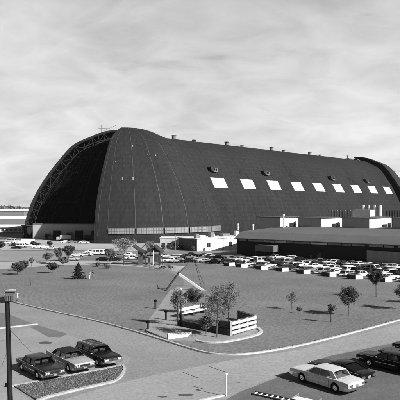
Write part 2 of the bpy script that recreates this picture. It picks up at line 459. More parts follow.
# seams of the roof: thin proud strips
def surf(x,z,off=0.,side=-1):
    r=rb(z)+off; return Vector((x,side*r,z))
for x in (7.5,34.5,62,90,117,145,172,200,227,254):
    pts=[(x,-(r+.12),z) for r,z in BP]
    wdt=.45 if x<8 else .16
    mb=MB()
    for a,b in zip(pts,pts[1:]): mb.add([(a[0]-wdt/2,a[1],a[2]),(a[0]+wdt/2,a[1],a[2]),(b[0]+wdt/2,b[1],b[2]+.1),(b[0]-wdt/2,b[1],b[2]+.1)],[(0,1,2,3)])
    mb.build('roof_seam',M['hangar_door'],hangar)
# skylights
ZS=33.1; H1=3.1
for i in range(11):
    xc=37.4+26.85*i
    if xc>LEN-8: break
    mb=MB(); g=[]
    wx=6.0
    for k in range(5):
        z=ZS-H1+2*H1*k/4+.0; g.append((surf(xc-wx,z,.30),surf(xc+wx,z,.30)))
    vs=[p for pr in g for p in pr]
    mb.add(vs,[(2*k,2*k+1,2*k+3,2*k+2) for k in range(4)])
    # edges back to the roof
    e=[surf(xc-wx,ZS-H1,0),surf(xc+wx,ZS-H1,0)]; mb.add([e[0],e[1],g[0][1],g[0][0]],[(0,1,2,3)])
    for s_,j in ((-1,0),(1,1)):
        for k in range(4):
            z0=ZS-H1+2*H1*k/4; z1=z0+2*H1/4
            mb.add([surf(xc+s_*wx,z0),surf(xc+s_*wx,z1),g[k+1][j],g[k][j]],[(0,1,2,3)])
    sk=mb.build('skylight',M['skylight'],hangar)
    mb=MB()
    for k in (1,2,3):
        z=ZS-H1+2*H1*k/4; mb.bar(surf(xc-wx,z,.34),surf(xc+wx,z,.34),.10)
    for q in (-1,-.33,.33,1): mb.bar(surf(xc+q*wx*.98,ZS-H1,.34),surf(xc+q*wx*.98,ZS+H1,.42),.07)
    mb.build('glazing_bar',M['winband'],sk)
    # thin dark lines standing for the shadows and edges above the skylight
    mb=MB()
    mb.tube([surf(xc+wx,ZS+H1+.1,.35),surf(xc-1.5,ZS+H1+6.5,.5)],.10,5); mb.tube([surf(xc-1.5,ZS+H1+6.5,.5),surf(xc-3.2,ZS+H1+3.5,.5)],.08,5)
    mb.build('shadow_edge_line',M['dark'],sk)
# dormer ventilators beside some of the skylights
def on_roof(px,py):
    # point on the right-hand flank seen at this place
    best=None
    for zi in range(250,640):
        z=zi/10; r=rb(z); k=(px-200)/F
        a=P+N3*r; t=(k*a.y-a.x)/(A3.x-k*A3.y); Y=a.y+t*A3.y
        y=HZ-(z-HC)/Y*F
        if best is None or abs(y-py)<best[0]: best=(abs(y-py),z,t)
    return best[1],best[2]
for px,py in ((213,171),(265.5,174.5),(331.5,179.3),(366.5,182)):
    z,x=on_roof(px,py)
    s0=surf(x,z); d=Vector((0,-1,0))
    mb=MB(); mb.box(x-1.2,s0.y-1.8,z-.6,x+2.2,s0.y+1.5,z+1.9); dm=mb.build('dormer',M['grey'],hangar,bevel=.05)
    mb=MB(); mb.add([(x-3.8,s0.y-2.,z+1.0),(x-1.2,s0.y-2.,z-.6),(x-1.2,s0.y-2.,z+2.2),(x-3.8,s0.y-2.,z+2.4),(x-3.8,s0.y+2,z+2.4),(x-1.2,s0.y+2,z+2.2)],[(0,1,2,3),(3,2,5,4),(0,3,4)])
    mb.box(x-1.22,s0.y-2.1,z+1.95,x+2.5,s0.y+1.8,z+2.2)
    mb.build('hood',M['dark'],dm)
    mb=MB(); mb.box(x-.7,s0.y-1.86,z+.2,x+.2,s0.y-1.82,z+1.5); mb.box(x+.8,s0.y-1.86,z+.2,x+1.7,s0.y-1.82,z+1.5); mb.build('louvre',M['black'],dm)
    mb=MB(); mb.tube([(x-3,s0.y+1.5,z+3.2),(x+1,s0.y+.5,z+6.0)],.09,5); mb.build('stay',M['dark'],dm)
# ridge ventilators
for px,big in ((174,1),(194,0),(226.7,1),(242,0),(271.5,1),(283.5,0),(309.7,1),(320,0)):
    k=(px-200)/F; x=(k*P.y-P.x)/(A3.x-k*A3.y)
    w_=1.45 if big else 1.2; h_=2.9 if big else 1.5
    mb=MB(); mb.tube([(x,0,62.),(x,0,62.6+h_)],w_,14); v=mb.build('ridge_ventilator',M['grey'],hangar)
    mb=MB(); mb.tube([(x,0,62.6+h_),(x,0,63.1+h_)],w_+.25,14); mb.build('cap',M['dark'],v)
k=(347.5-200)/F; x=(k*P.y-P.x)/(A3.x-k*A3.y)
mb=MB(); mb.box(x-4,-4,62.5,x+4,4,63.9); mb.tube([(x,0,63.9),(x,0,66.2)],.5,8); mb.tube([(x,0,66.2),(x,0,66.8)],.8,8); mb.build('roof_platform',M['grey'],hangar)
# doors: surfaces of revolution about the pivots
def door(name, cx, a0, a1, sc_r=1., sc_z=1., nseg=6, facing=True):
    """a0..a1 world azimuths in degrees; cx pivot along the axis"""
    base=math.degrees(math.atan2(AX[1],AX[0]))
    n=48; mb=MB(); m_=len(PR)
    pr=[(r*sc_r,z*sc_z) for r,z in PR]
    def pt(az,r,z): a=rad(az-base); return Vector((cx+r*math.cos(a),r*math.sin(a),z))
    for i in range(n+1):
        az=a0+(a1-a0)*i/n
        for r,z in pr: mb.v.append(tuple(pt(az,r,z)))
    for i in range(n):
        for k in range(m_-1): mb.f.append((i*m_+k,(i+1)*m_+k,(i+1)*m_+k+1,i*m_+k+1)); mb.sm.append(True)
    d=mb.build(name,M['hangar_door'],hangar)
    mb=MB()
    for i in range(25):
        az=a0+(a1-a0)*i/24
        for r,z in pr: mb.v.append(tuple(pt(az,max(r-1.3,0),z-1.0 if z>5 else z)))
    for i in range(24):
        for k in range(m_-1): mb.f.append((i*m_+k,i*m_+k+1,(i+1)*m_+k+1,(i+1)*m_+k)); mb.sm.append(True)
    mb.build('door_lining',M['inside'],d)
    mb=MB()
    for az in (a0,a1):
        a=len(mb.v); mb.v+=[tuple(pt(az,r,z)) for r,z in pr]+[tuple(pt(az,max(r-1.3,0),z-1.0 if z>5 else z)) for r,z in pr]
        mb.f+=[(a+k,a+k+1,a+m_+k+1,a+m_+k) for k in range(m_-1)]; mb.sm+=[False]*(m_-1)
    mb.build('door_edge',M['hangar'],d)
    return d,pt,pr
dr,pt,pr=door('door',0,262.,343.,1.,1.)
# raised seams of the near right-hand door
seam_az=[]
for px in (97.6,107.5,135.5,163.7,189,210.5,220.5):
    best=None
    for i in range(0,721):
        az=262+81*i/720; q=HI@pt(az,pr[0][0],5.)
        s_=200+F*q.x/q.y
        if best is None or abs(s_-px)<best[0]: best=(abs(s_-px),az)
    seam_az.append(min(best[1],342.6))
sp_az=266.5; 
allaz=seam_az
for az in allaz:
    mb=MB(); wd=.30
    for (r0,z0),(r1,z1) in zip(pr,pr[1:]):
        q=[]
        for r,z in ((r0,z0),(r1,z1)):
            h=math.degrees(wd/2/max(r,3.)); q+= [pt(az-h,r+.10,z+.03),pt(az+h,r+.10,z+.03)]
        mb.add([q[0],q[1],q[3],q[2]],[(0,1,2,3)])
    mb.build('door_rib',M['seam'],dr)
mb=MB()
az=268
for k in range(26):
    az=262.6+k*3.1
    if k%2: continue
    if min(abs(az-s) for s in allaz)<.8: continue
    for (r0,z0),(r1,z1) in zip(pr,pr[1:]):
        q=[]
        for r,z in ((r0,z0),(r1,z1)):
            h=math.degrees(.08/2/max(r,3.)); q+= [pt(az-h,r+.03,z+.02),pt(az+h,r+.05,z+.02)]
        mb.add([q[0],q[1],q[3],q[2]],[(0,1,2,3)])
mb.build('batten',M['hangar'],dr)
# window band between the ribs
for i,(a,b) in enumerate(zip(allaz[1:],allaz[2:])):
    a2=a+.5; b2=b-.5
    mb=MB(); nn=10
    for k in range(nn+1):
        az=a2+(b2-a2)*k/nn
        for z in (5.0,7.9): mb.v.append(tuple(pt(az,61.1,z)))
    mb.f+=[(2*k,2*k+2,2*k+3,2*k+1) for k in range(nn)]; mb.sm+=[False]*nn
    wb=mb.build('window_band',M['winband'],dr)
    mb=MB(); nn=16
    for k in range(nn+1):
        az=a2+(b2-a2)*k/nn; mb.bar(pt(az,61.2,5.0),pt(az,61.2,7.9),.07)
    for z in (4.97,6.4,7.95):
        for k in range(8): mb.bar(pt(a2+(b2-a2)*k/8,61.25,z),pt(a2+(b2-a2)*(k+1)/8,61.25,z),.08)
    mb.build('mullion',M['farwall'],wb)
mb=MB()
for k in range(30):
    a=262.1+80.5*k/30; b=262.1+80.5*(k+1)/30
    mb.add([pt(a,61.1,0),pt(b,61.1,0),pt(b,61.1,3.9),pt(a,61.1,3.9)],[(0,1,2,3)])
mb.build('door_plinth',M['hangar'],dr)
# little light hatches on the door
for px,py in ((123,180),(132.7,180.5),(132,147),(155,155),(148,155.5),(115.5,161)):
    best=None
    for i in range(60):
        az=264+76*i/60
        for (r,z) in pr:
            q=HI@pt(az,r,z); e=abs(200+F*q.x/q.y-px)+abs(HZ-F*(q.z-HC)/q.y-py)
            if best is None or e<best[0]: best=(e,az,r,z)
    e,az,r,z=best; mb=MB(); c=pt(az,r+.1,z); n_=pt(az,1,0)-pt(az,0,0); t_=Vector((-n_.y,n_.x,0)); s1=.35 if py>170 else .2; h1=.9 if py>170 else .5
    mb.bar(c-Vector((0,0,h1))+n_*.4,c+Vector((0,0,h1))-n_*(.2),s1*2,.35); mb.build('hatch',M['winband'],dr)
# near left-hand door, seen from inside
dl,pt2,pr2=door('door',0,112,189,1.,.99)
mb=MB(); mb2=MB()
def tr(azi, depth, m1, rr=.14, nmax=60):
    idx=list(range(0,len(pr2)-5,2))
    prev=None
    for j,i in enumerate(idx):
        r,z=pr2[i]; o_=pt2(azi,r-1.5,z-.6); 
        i2=min(i+1,len(pr2)-1); r2,z2=pr2[i2]
        # inward normal
        ra,za=pr2[max(i-1,0)]; rc,zc=pr2[min(i+1,len(pr2)-1)]; tx,tz=rc-ra,zc-za; l=math.hypot(tx,tz); nr,nz=-tz/l,tx/l
        if nr>0: nr,nz=-nr,-nz
        q=pt2(azi,r+nr*depth,z+nz*depth)
        m1.tube([o_,q],rr,5)
        if prev:
            m1.tube([prev[0],o_],rr*1.2,5); m1.tube([prev[1],q],rr*1.2,5)
            m1.tube([prev[0],q] if j%2 else [prev[1],o_],rr*.9,5)
        prev=(o_,q)
tr(187.8,5.6,mb,.17)
mb.build('edge_truss',M['truss'],dl)
for azi in (178,168,158,148,138): tr(azi,5.0,mb2,.15)
for i in range(2,len(pr2)-6,4):
    r,z=pr2[i]
    for a in range(0,5): mb2.tube([pt2(188-10*a,r-4.5,z-1.5),pt2(178-10*a,r-4.5,z-1.5)],.13,5)
mb2.build('inner_truss',M['truss_faint'],dl)
mb=MB(); mb.tube([(2,3,64),(-1,9,69)],.12,5)
# top gantry, mast and rail at the crown of the opening
g0=Vector((0,0,0)); mb=MB()
q1=pt2(189,15,64.6); q2=pt2(189,6,66.)
mb.tube([q1,q1+Vector((0,0,4.0))],.13,5); mb.tube([q1+Vector((0,0,2.2))+(q1-q2)*.2,q1+Vector((0,0,1.2))+(q2-q1)*.5],.10,5); mb.tube([q1+(q2-q1)*.1,q2+Vector((0,0,2.6))],.1,5)
mb.build('door_mast',M['grey'],dl)
mb=MB()
for k in range(7):
    q=pt2(187,9+2.6*k,63.0-.55*k-.05*k*k); q_=pt2(187,9+2.6*(k+1),63.0-.55*(k+1)-.05*(k+1)**2)
    mb.tube([q-Vector((0,0,2.5)),q_-Vector((0,0,2.5))],.3,5)
mb.build('walkway',M['truss'],dl)
# far doors
d3,_,_=door('door',LEN,-51.,44.6,1.,.99); d4,_,_=door('door',LEN,45.6,134.,.99,.97)
# low partition wall standing in the opening
def lw(v): return HIi@Vector(v)
part=empty('partition_wall',(*G(33,238.6),0),0,'long low pale wall standing across the dark hangar opening','wall')
pa=Vector((*G(33,238.6),0)); pb=Vector((-57.,322,0))
def wallbar(mb,a,b,t,z0,z1):
    d=(b-a); d.z=0; n=Vector((-d.y,d.x,0)).normalized()*t/2
    mb.add([a-n+Vector((0,0,z0)),b-n+Vector((0,0,z0)),b+n+Vector((0,0,z0)),a+n+Vector((0,0,z0)),a-n+Vector((0,0,z1)),b-n+Vector((0,0,z1)),b+n+Vector((0,0,z1)),a+n+Vector((0,0,z1))],[(0,3,2,1),(4,5,6,7),(0,1,5,4),(1,2,6,5),(2,3,7,6),(3,0,4,7)])
pb2=pb-pa; o0=Vector((0,0,0))
mb=MB(); wallbar(mb,o0,pb2,.6,0,8.4); mb.build('wall_panel',M['offwhite'],part)
mb=MB(); wallbar(mb,o0,pb2,.9,8.4,8.8); mb.build('coping',M['grey'],part)
for f in (.30,.62,.86):
    mb=MB(); a=pb2*f; b=pb2*(f+.12); nrm=Vector((pb2.y,-pb2.x,0)).normalized()*.35
    if nrm.y>0: nrm=-nrm
    wallbar(mb,a+nrm,b+nrm,.1,0,4.6); mb.build('doorway',M['brick_black'],part)
    mb=MB(); wallbar(mb,a+nrm*1.4,b+nrm*1.4,.1,4.65,4.9); mb.build('lintel',M['winband'],part)
# dark annex at the left foot of the hangar
ax=empty('machinery_shed',(*G(27.5,237.8),0),rad(-45),'small black shed at the left foot of the hangar','shed')
MB().box(-2.5,-2,0,3,2.5,7.2).build('wall',M['brick_black'],ax)
MB().box(-3,-2.5,7.2,3.5,3,7.6).build('roof',M['dark'],ax)
m_=MB()
m_.box(-1.2,-2.06,1.0,.6,-2.02,2.6); m_.build('window',M['winband'],ax)

# ------------------------------------------------------------------ low factory building on the right
fd=unit((.79,-.613)); fn=(-fd[1]*-1,fd[0]*-1)   # facade direction and the normal towards the viewer
fn=(fd[1],-fd[0])
FY=math.atan2(fd[1],fd[0])
fc=G(237,255.4)
fac=empty('factory_building',(fc[0],fc[1],0),FY,'long low dark-fronted factory with pale roof monitors before the hangar','building')
# local: x along the facade to the right, y = away from the viewer
zb=zg(fc[1])-1.0
FL=130
MB().box(0,.0,zb-1,FL,60,6.9).build('front_wall',M['brick_black'],fac)
def topoly(mb, pts, y0, y1): pass
mb=MB()   # fascia: a deep sloping sheet band, then the shallow roof
ev=6.95; 
mb.box(-.6,-1.0,ev,FL,3.0,ev+.25)
o=mb.build('eaves_gutter',M['grey'],fac)
mb=MB(); mb.add([(-.6,-.8,ev+.25),(FL,-.8,ev+.25),(FL,3.2,9.7),(-.6,3.2,9.35),(8,16,11.1),(FL,16,11.5),(-.6,60,9.35),(FL,60,11.5),(-.6,60,ev+.25)],[(0,1,2,3),(3,2,5,4),(4,5,7,6),(3,4,6),(0,3,6,8)])
mb.build('sloping_roof',M['fascia'],fac)
# strip of windows under the eaves
mb=MB(); x=.8
segs=[]
while x<FL:
    wdt=R.choice((2.2,3.,4.4,6.)); segs.append((x,x+wdt)); x+=wdt+R.choice((.3,.3,1.2))
for a,b in segs[:30]:
    m2=MB(); m2.box(a,-.08,6.15,b,-.03,6.75); m2.build('clerestory_window',R.choice((M['winband'],M['grey'],M['offwhite'])),fac)
# roof monitors (long low sheds across the roof, sunlit end walls coloured pale)
def to_local(X,Y,c,rz):
    dx,dy=X-c[0],Y-c[1]; return (dx*math.cos(-rz)-dy*math.sin(-rz), dx*math.sin(-rz)+dy*math.cos(-rz))
for (px0,pxm,px1,ytop,ybot,yy) in ((259,280,298,217.6,226.4,18),(298,321,342,218.4,226.9,18),(342,369,393,218.4,227.6,18),(393,420,440,218.6,228.5,18)):
    # nearest corner at column pxm on the line y=yy of the building
    k=(pxm-200)/F
    # solve fc + fd*s - fn*yy at column pxm
    bx,by=fc[0]-fn[0]*yy,fc[1]-fn[1]*yy
    s=(k*by-bx)/(fd[0]-k*fd[1]); Yc=by+s*fd[1]
    zt=HC-(ytop-HZ)*Yc/F; 
    k0=(px0-200)/F; s0=(k0*by-bx)/(fd[0]-k0*fd[1])
    # depth along -fn for the pale side wall, to column px1
    cx_,cy_=bx+fd[0]*s,by+fd[1]*s; k1=(px1-200)/F
    t=(k1*cy_-cx_)/(-fn[0]-k1*-fn[1])
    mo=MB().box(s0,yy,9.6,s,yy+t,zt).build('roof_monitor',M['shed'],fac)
    m2=MB(); m2.box(s+.02,yy+.25,10.1,s+.10,yy+t-.2,zt-.25); m2.build('lit_end_wall',M['white_wall'],mo)  # side towards the sun coloured paler than the other monitor walls
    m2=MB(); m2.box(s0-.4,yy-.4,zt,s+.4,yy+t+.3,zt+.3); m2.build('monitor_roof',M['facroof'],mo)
    m2=MB(); 
    m2.box(s+.12,yy+t*.50,10.1,s+1.0,yy+t*.62,12.2); m2.build('plant_box',M['dark'],mo); m2=MB(); m2.tube([(s+.9,yy+t*.72,10.2),(s+.9,yy+t*.72,12.6)],.55,8); m2.tube([(s+.9,yy+t*.72,12.6),(s+2.2,yy+t*.60,11.6)],.28,6)
    m2.build('duct',M['dark'],mo)
    MB().box(s+.12,yy+t*.28,10.1,s+.8,yy+t*.33,11.2).build('plant_box',M['grey'],mo)
# rooftop plant behind: louvred tank screen, white box and stacks
def roofspot(px, yy):
    k=(px-200)/F; bx,by=fc[0]-fn[0]*yy,fc[1]-fn[1]*yy
    s=(k*by-bx)/(fd[0]-k*fd[1]); return s, by+s*fd[1]
yy=40
mbx=MB(); s0,Y0=roofspot(332,yy); s1,Y1=roofspot(353,yy)
for i in range(9):
    s=s0+(s1-s0)*i/8; Yq=Y0+(Y1-Y0)*i/8; z1=HC-(210-HZ)*Yq/F
    mbx.box(s-.18,yy-.2,9.5,s+.18,yy+.2,z1)
mbx.box(s0,yy-.1,13.2,s1,yy+.1,13.5)
mbx.build('pipe_screen',M['grey'],fac)
mbx=MB(); s0,Y0=roofspot(354,yy-1)
for i in range(9):
    s,_q=roofspot(387+i*2.6,yy); mbx.box(s-.18,yy-.2,9.5,s+.18,yy+.2,HC-3.3*_q/F)
mbx.build('pipe_screen',M['dark'],fac)
s0,Y0=roofspot(352.5,yy-3); s1,Y1=roofspot(370,yy-3)
w_=MB().box(s0,yy-3,9.5,s1,yy+2,HC-(209.8-HZ)*Y0/F).build('white_plant_box',M['white_wall'],fac)
m2=MB()
for i in range(1,6): s=s0+(s1-s0)*i/6; m2.box(s-.05,yy-3.05,9.6,s+.05,yy-3.01,14.5)
m2.build('panel_joint',M['grey'],w_)
for px in (363.5,369,374.8,380.5):
    s,Yq=roofspot(px,yy+3); m2=MB(); zt=HC-(204.8-HZ)*Yq/F
    m2.tube([(s,yy+3,9.5),(s,yy+3,zt)],.42,10); m2.build('chimney_stack',M['white'],fac)
for px,h in ((283.5,1.),(253,1.),(238,1.)):
    s,Yq=roofspot(px,14); m2=MB(); m2.tube([(s,14,9.5),(s,14,11.2 if px<270 else 15.2)],.32,8); m2.tube([(s,14,11.2 if px<270 else 15.2),(s,14,11.9 if px<270 else 15.9)],.5,8); m2.build('roof_cowl',M['white'],fac)
# light panel low on the front, right; canopy at the left; doors
s0,_q=roofspot(366.8,-.4)
m2=MB(); m2.box(s0,-.5,zb-1,FL,-.05,5.0); pn=m2.build('panelled_wall',M['panelwall'],fac)
s0,_q=roofspot(256.5,-3); s1,_q2=roofspot(275,-3)
cn=MB().box(s0,-4,3.2,s1,-.05,5.3).build('entrance_canopy',M['fascia'],fac)
m2=MB()
for s in (s0+.3,(s0+s1)/2,s1-.3): m2.box(s-.15,-3.9,zb-1,s+.15,-3.6,3.2)
m2.build('canopy_post',M['dark'],cn)
for px in (317,319,310):
    s0,_q=roofspot(px,0); m2=MB(); m2.box(s0,-.12,zb,s0+.7,-.04,3.4 if px==319 else 2.6); m2.build('door_leaf',M['facroof'],fac)

# ------------------------------------------------------------------ white office block and annex
def bld(name,px,py,rz,w,d,h,mw,mr,label,cat='building'):
    x,y=G(px,py); e=empty(name,(x,y,zg(y)),rz,label,cat)
    MB().box(0,0,-1,w,d,h).build('wall',mw,e)
    r=MB().box(-.25,-.25,h,w+.25,d+.25,h+.35).build('roof',mr,e)
    return e,r
# right face (towards +N) is the sunlit one: local x runs along A from the near corner
ra=math.atan2(AX[1],AX[0])
wo,ro=bld('office_building',197,251.3,ra-.16,36,14,4.9,M['white_wall'],M['white'],'flat-roofed white office block in bright sun left of the factory')
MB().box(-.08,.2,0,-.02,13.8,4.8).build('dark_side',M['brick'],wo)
for i in (1,5,8):
    MB().box(2.2+2.9*i,-.06,1.4,3.9+2.9*i,-.02,3.2).build('window',M['offwhite'] if i not in (1,5) else M['glass_b'],wo)
MB().box(31,-.08,2.2,33,-.03,4.4).build('window',M['glass_b'],wo)
m2=MB()
for i in range(9): m2.box(4*i+1.6,-.07,0,4*i+1.7,-.03,4.85)
m2.build('wall_joint',M['grey'],wo)
for i,(x,y,sx,sy,h) in enumerate(((1.5,3,1.6,1.6,1.8),(5,5,3,2,1.2),(10,4,2,2,2.6),(12.5,6,1.2,1.2,1.4),(18,6,4,3,1.5),(24,4,1.6,1.6,2.6),(26.5,7,3,2,1.6),(30,5,2,2,1.2),(33,4,1,1,2))):
    MB().box(x,y,4.95,x+sx,y+sy,4.95+h).build('rooftop_unit',M['white'] if i%2 else M['grey'],wo,bevel=.05)
MB().tube([(24,3,4.9),(24,3,10.)],.1,6).build('vent_pipe',M['dark'],wo)
an,ra_=bld('brick_annex',160,249.2,-.02,15.6,9,4.7,M['offwhite'],M['white'],'low annex with pale roof edge between pavilion and white office')
MB().box(10.6,-.06,0,15.6,-.02,4.6).build('dark_bay',M['brick'],an)
for i in range(4): MB().box(.8+2.4*i,-.06,1.2,2.3+2.4*i,-.02,2.8).build('window',M['glass_b'],an)
aw=empty('loading_awning',(*G(127,243),0),0,'flat white awning on thin posts below the hangar door','awning')
x0,y0=G(127,243); wd=(141.5-127)/F*y0
MB().box(0,-2.5,3.6,wd,1.8,5.0).build('roof_slab',M['white'],aw)
for xx in (.3,wd/2,wd-.3): MB().box(xx-.12,-2.2,-.2,xx+.12,-1.9,3.6).build('post',M['dark'],aw)
# dark bays along the hangar's foot seen behind
# flag poles
for px,py,yt,lab in ((145,262,226,'thin grey mast rising behind the pavilion'),(175.5,258,236,'short thin mast in front of the annex')):
    x,y=G(px,py); z0=zg(y); zt=HC-(yt-HZ)*y/F
    e=empty('mast',(x,y,z0),0,lab,'mast'); MB().tube([(0,0,0),(0,0,zt-z0)],[.09,.05],8).build('pole',M['grey'],e); MB().tube([(0,0,zt-z0),(0,0,zt-z0+.25)],[.14,.1],8).build('finial',M['grey'],e)

# far left buildings
def longb(name,px0,px1,Y,zt,rb_,label,mw,mr,wins=0,depth=40):
    x0=(px0-200)/F*Y; x1=(px1-200)/F*Y
    e=empty(name,(x0,Y,0),0,label,'building'); MB().box(0,0,-.5,x1-x0,depth,zt-rb_).build('wall',mw,e)
    mb=MB(); n=x1-x0
    mb.add([(-1,-1,zt-rb_),(n+1,-1,zt-rb_),(n+1,depth/2,zt),(-1,depth/2,zt),(n+1,depth+1,zt-rb_),(-1,depth+1,zt-rb_)],[(0,1,2,3),(3,2,4,5),(0,3,5),(1,4,2)]); mb.build('roof',mr,e)
    for i in range(wins):
        a=n*(i+.2)/wins; b=n*(i+.75)/wins; MB().box(a,-.1,zt*.25,b,-.04,zt*.5).build('window',M['glass_b'],e)
    return e
longb('storage_building',-230,24,1060,14.2,3.8,'farthest long low building with white roof below the tree line',M['farwall'],M['white'],0,80)
longb('storage_building',-210,25.5,640,7.5,3.0,'long low building with white roof in the middle of the airfield',M['farwall'],M['white'],0,60)
longb('terminal_building',-120,26.5,405,4.9,1.2,'long low white building with dark windows left of the hangar foot',M['white_wall'],M['white'],34,16)

# far hills and the wood on the skyline
mb=MB(); nx=120
for i in range(nx+1):
    x=-2600+5200*i/nx
    h=11+9*noise.noise(Vector((x*.0016,1.3,0)))+4*noise.noise(Vector((x*.006,4.3,0)))
    if x<-300: h+=5
    mb.v+= [(x,1750,-1),(x,2300,max(h,3)),(x,3400,max(h*1.3,4)),(x,3600,-1)]
for i in range(nx):
    for k in range(3): mb.f.append((i*4+k,i*4+4+k,i*4+5+k,i*4+1+k)); mb.sm.append(True)
structure(mb.build('hills',M['hill']))
mb=MB(); rr=random.Random(5)
for i in range(5200):
    Y=rr.uniform(1300,1700); x=rr.uniform(-.75,.75)*Y if rr.random()<.45 else rr.uniform(-.42,-.27)*Y
    dn=.5+.5*noise.noise(Vector((x*.01,Y*.002,0))); H=12+13*dn
    z=rr.uniform(0,1)**.7*H; c=Vector((x,Y,z)); s=rr.uniform(1.2,3.2)
    u=Vector((rr.uniform(-1,1),rr.uniform(-1,1),rr.uniform(-.4,1))).normalized(); v_=u.cross(Vector((rr.uniform(-1,1),rr.uniform(-1,1),rr.uniform(-1,1)))).normalized()
    mb.add([c-u*s-v_*s*.7,c+u*s-v_*s*.6,c+u*s*.8+v_*s*.7,c-u*s*.7+v_*s],[(0,1,2,3)])
o=mb.build('distant_wood',M['wood']); o['kind']='stuff'; tag(o,'hazy far-off wood along the skyline left of the hangar','wood')

# ------------------------------------------------------------------ trees
def leafy(mb, c, rad3, n, size, rr, flat=0.):
    n=int(n*1.55)
    for _ in range(n):
        while True:
            p=Vector((rr.gauss(0,.5),rr.gauss(0,.5),rr.gauss(0,.5)))
            if p.length<1.15: break
        p=Vector((p.x*rad3[0],p.y*rad3[1],p.z*rad3[2]))+c
        s=size*rr.uniform(.6,1.4)
        u=Vector((rr.uniform(-1,1),rr.uniform(-1,1),rr.uniform(-.6,.6))).normalized(); v_=u.cross(Vector((rr.uniform(-1,1),rr.uniform(-1,1),rr.uniform(-1,1)))).normalized()
        mb.add([p-u*s*.6,p-v_*s*.4,p+u*s*.7,p+v_*s*.42],[(0,1,2,3)])
def tree(px,py,ytop,wpx,label,leaf='leaf_d',dens_=1.,trunk_f=.34,cat='tree',kind='round',seed=None,group=None,dx=0.,lift=.0,xy=None,mat_trunk='bark'):
    x,y=G(px,py); z0=zg(y); H=(py-ytop)/F*y; W=wpx/F*y
    rr=random.Random(seed if seed is not None else int(px*13+py*7))
    name={'round':'broadleaf_tree','pine':'pine_tree','bush':'bush','bare':'sapling','airy':'broadleaf_tree'}[kind]
    e=empty(name,(x,y,z0),rr.uniform(0,6.28),label,cat,group)
    tb=MB(); lb=MB()
    ls=max(.09,min(.36,y/F*.66))*1.0   # leaf size grows with distance: about a pixel and a half
    if kind=='pine':
        tb.tube([(0,0,-.1),(0,0,H*.95)],[.035*H,.01],6)
        lev=9
        for k in range(lev):
            f=k/(lev-1); z=H*(.10+.86*f); rw=W/2*(1-f)**.75*rr.uniform(.6,1.25)+.08
            nb=6
            for b in range(nb):
                a=2*PI*(b+rr.random())/nb; r1=rw*rr.uniform(.6,1.1)
                q=Vector((r1*math.cos(a),r1*math.sin(a),z-.12*r1)); tb.tube([(0,0,z),q],[.02*H*.5,.01],4)
                leafy(lb,q*.6+Vector((0,0,z*.4)),(r1*.55,r1*.55,H*.05),int(40*dens_),ls*1.0,rr)
                leafy(lb,q,(r1*.3,r1*.3,H*.035),int(26*dens_),ls*.9,rr)
        tb.build('trunk',M[mat_trunk],e); lb.build('crown',M['needle'],e); return e
    if kind=='bush':
        for k in range(5):
            a=rr.uniform(0,6.28); tb.tube([(0,0,-.1),(W*.25*math.cos(a),W*.25*math.sin(a),H*.6)],[.04,.015],4)
        for k in range(6): leafy(lb,Vector((rr.uniform(-.3,.3)*W,rr.uniform(-.3,.3)*W,H*rr.uniform(.3,.75))),(W*.3,W*.3,H*.3),int(45*dens_),ls,rr)
        tb.build('stem',M['bark'],e); lb.build('foliage',M[leaf],e); return e
    tr0=.011*H+.02
    lean=(rr.uniform(-.04,.04)*H,rr.uniform(-.04,.04)*H)
    top=Vector((lean[0],lean[1],H*.8))
    pts=[Vector((0,0,-.15)),Vector((lean[0]*.2,lean[1]*.1,H*trunk_f*.6)),Vector((lean[0]*.5,lean[1]*.5,H*trunk_f*1.1)),top]
    tb.tube(pts,[tr0*1.25,tr0,tr0*.8,tr0*.2],8)
    nl={'round':13,'airy':13,'bare':9}[kind]
    for k in range(nl):
        f=(k+rr.random()*.6)/nl; zb_=H*(trunk_f*.85+(.75-trunk_f*.85)*f)
        base=Vector((lean[0]*.6,lean[1]*.6,zb_)); a=k*2.4+rr.uniform(-.5,.5)
        env=math.sin(PI*min(1,.28+.62*f))**.8
        ln=W/2*env*rr.uniform(.5,1.15)
        tip=Vector((ln*math.cos(a),ln*math.sin(a),zb_+H*(.10+.14*(1-f))+rr.uniform(0,.08)*H)); tip.z=min(tip.z,H*.97)
        mid=(base+tip)/2+Vector((0,0,-.03*H)); tb.tube([base,mid,tip],[tr0*.45,tr0*.28,tr0*.08],5)
        for q in range(3):
            tp=mid+(tip-mid)*rr.random(); t2=tp+Vector((rr.uniform(-1,1),rr.uniform(-1,1),rr.uniform(.1,1)))*W*.14
            tb.tube([tp,t2],[tr0*.14,tr0*.05],4,False)
            if kind!='bare': leafy(lb,t2,(W*.13,W*.13,H*.075),int(34*dens_*rr.uniform(.3,1.5)),ls,rr)
        nn={'round':110,'airy':75,'bare':5}[kind]
        leafy(lb,tip,(W*.17,W*.17,H*.10),int(nn*dens_*rr.uniform(.5,1.3)),ls,rr)
        if kind!='bare': leafy(lb,mid,(W*.16,W*.16,H*.09),int((80 if kind=='round' else 35)*dens_),ls,rr)
    if kind!='bare': leafy(lb,Vector((lean[0],lean[1],H*.84)),(W*.18,W*.18,H*.12),int((80 if kind=='round' else 40)*dens_),ls,rr)
    tb.build('trunk',M[mat_trunk],e); lb.build('crown',M[leaf],e); return e
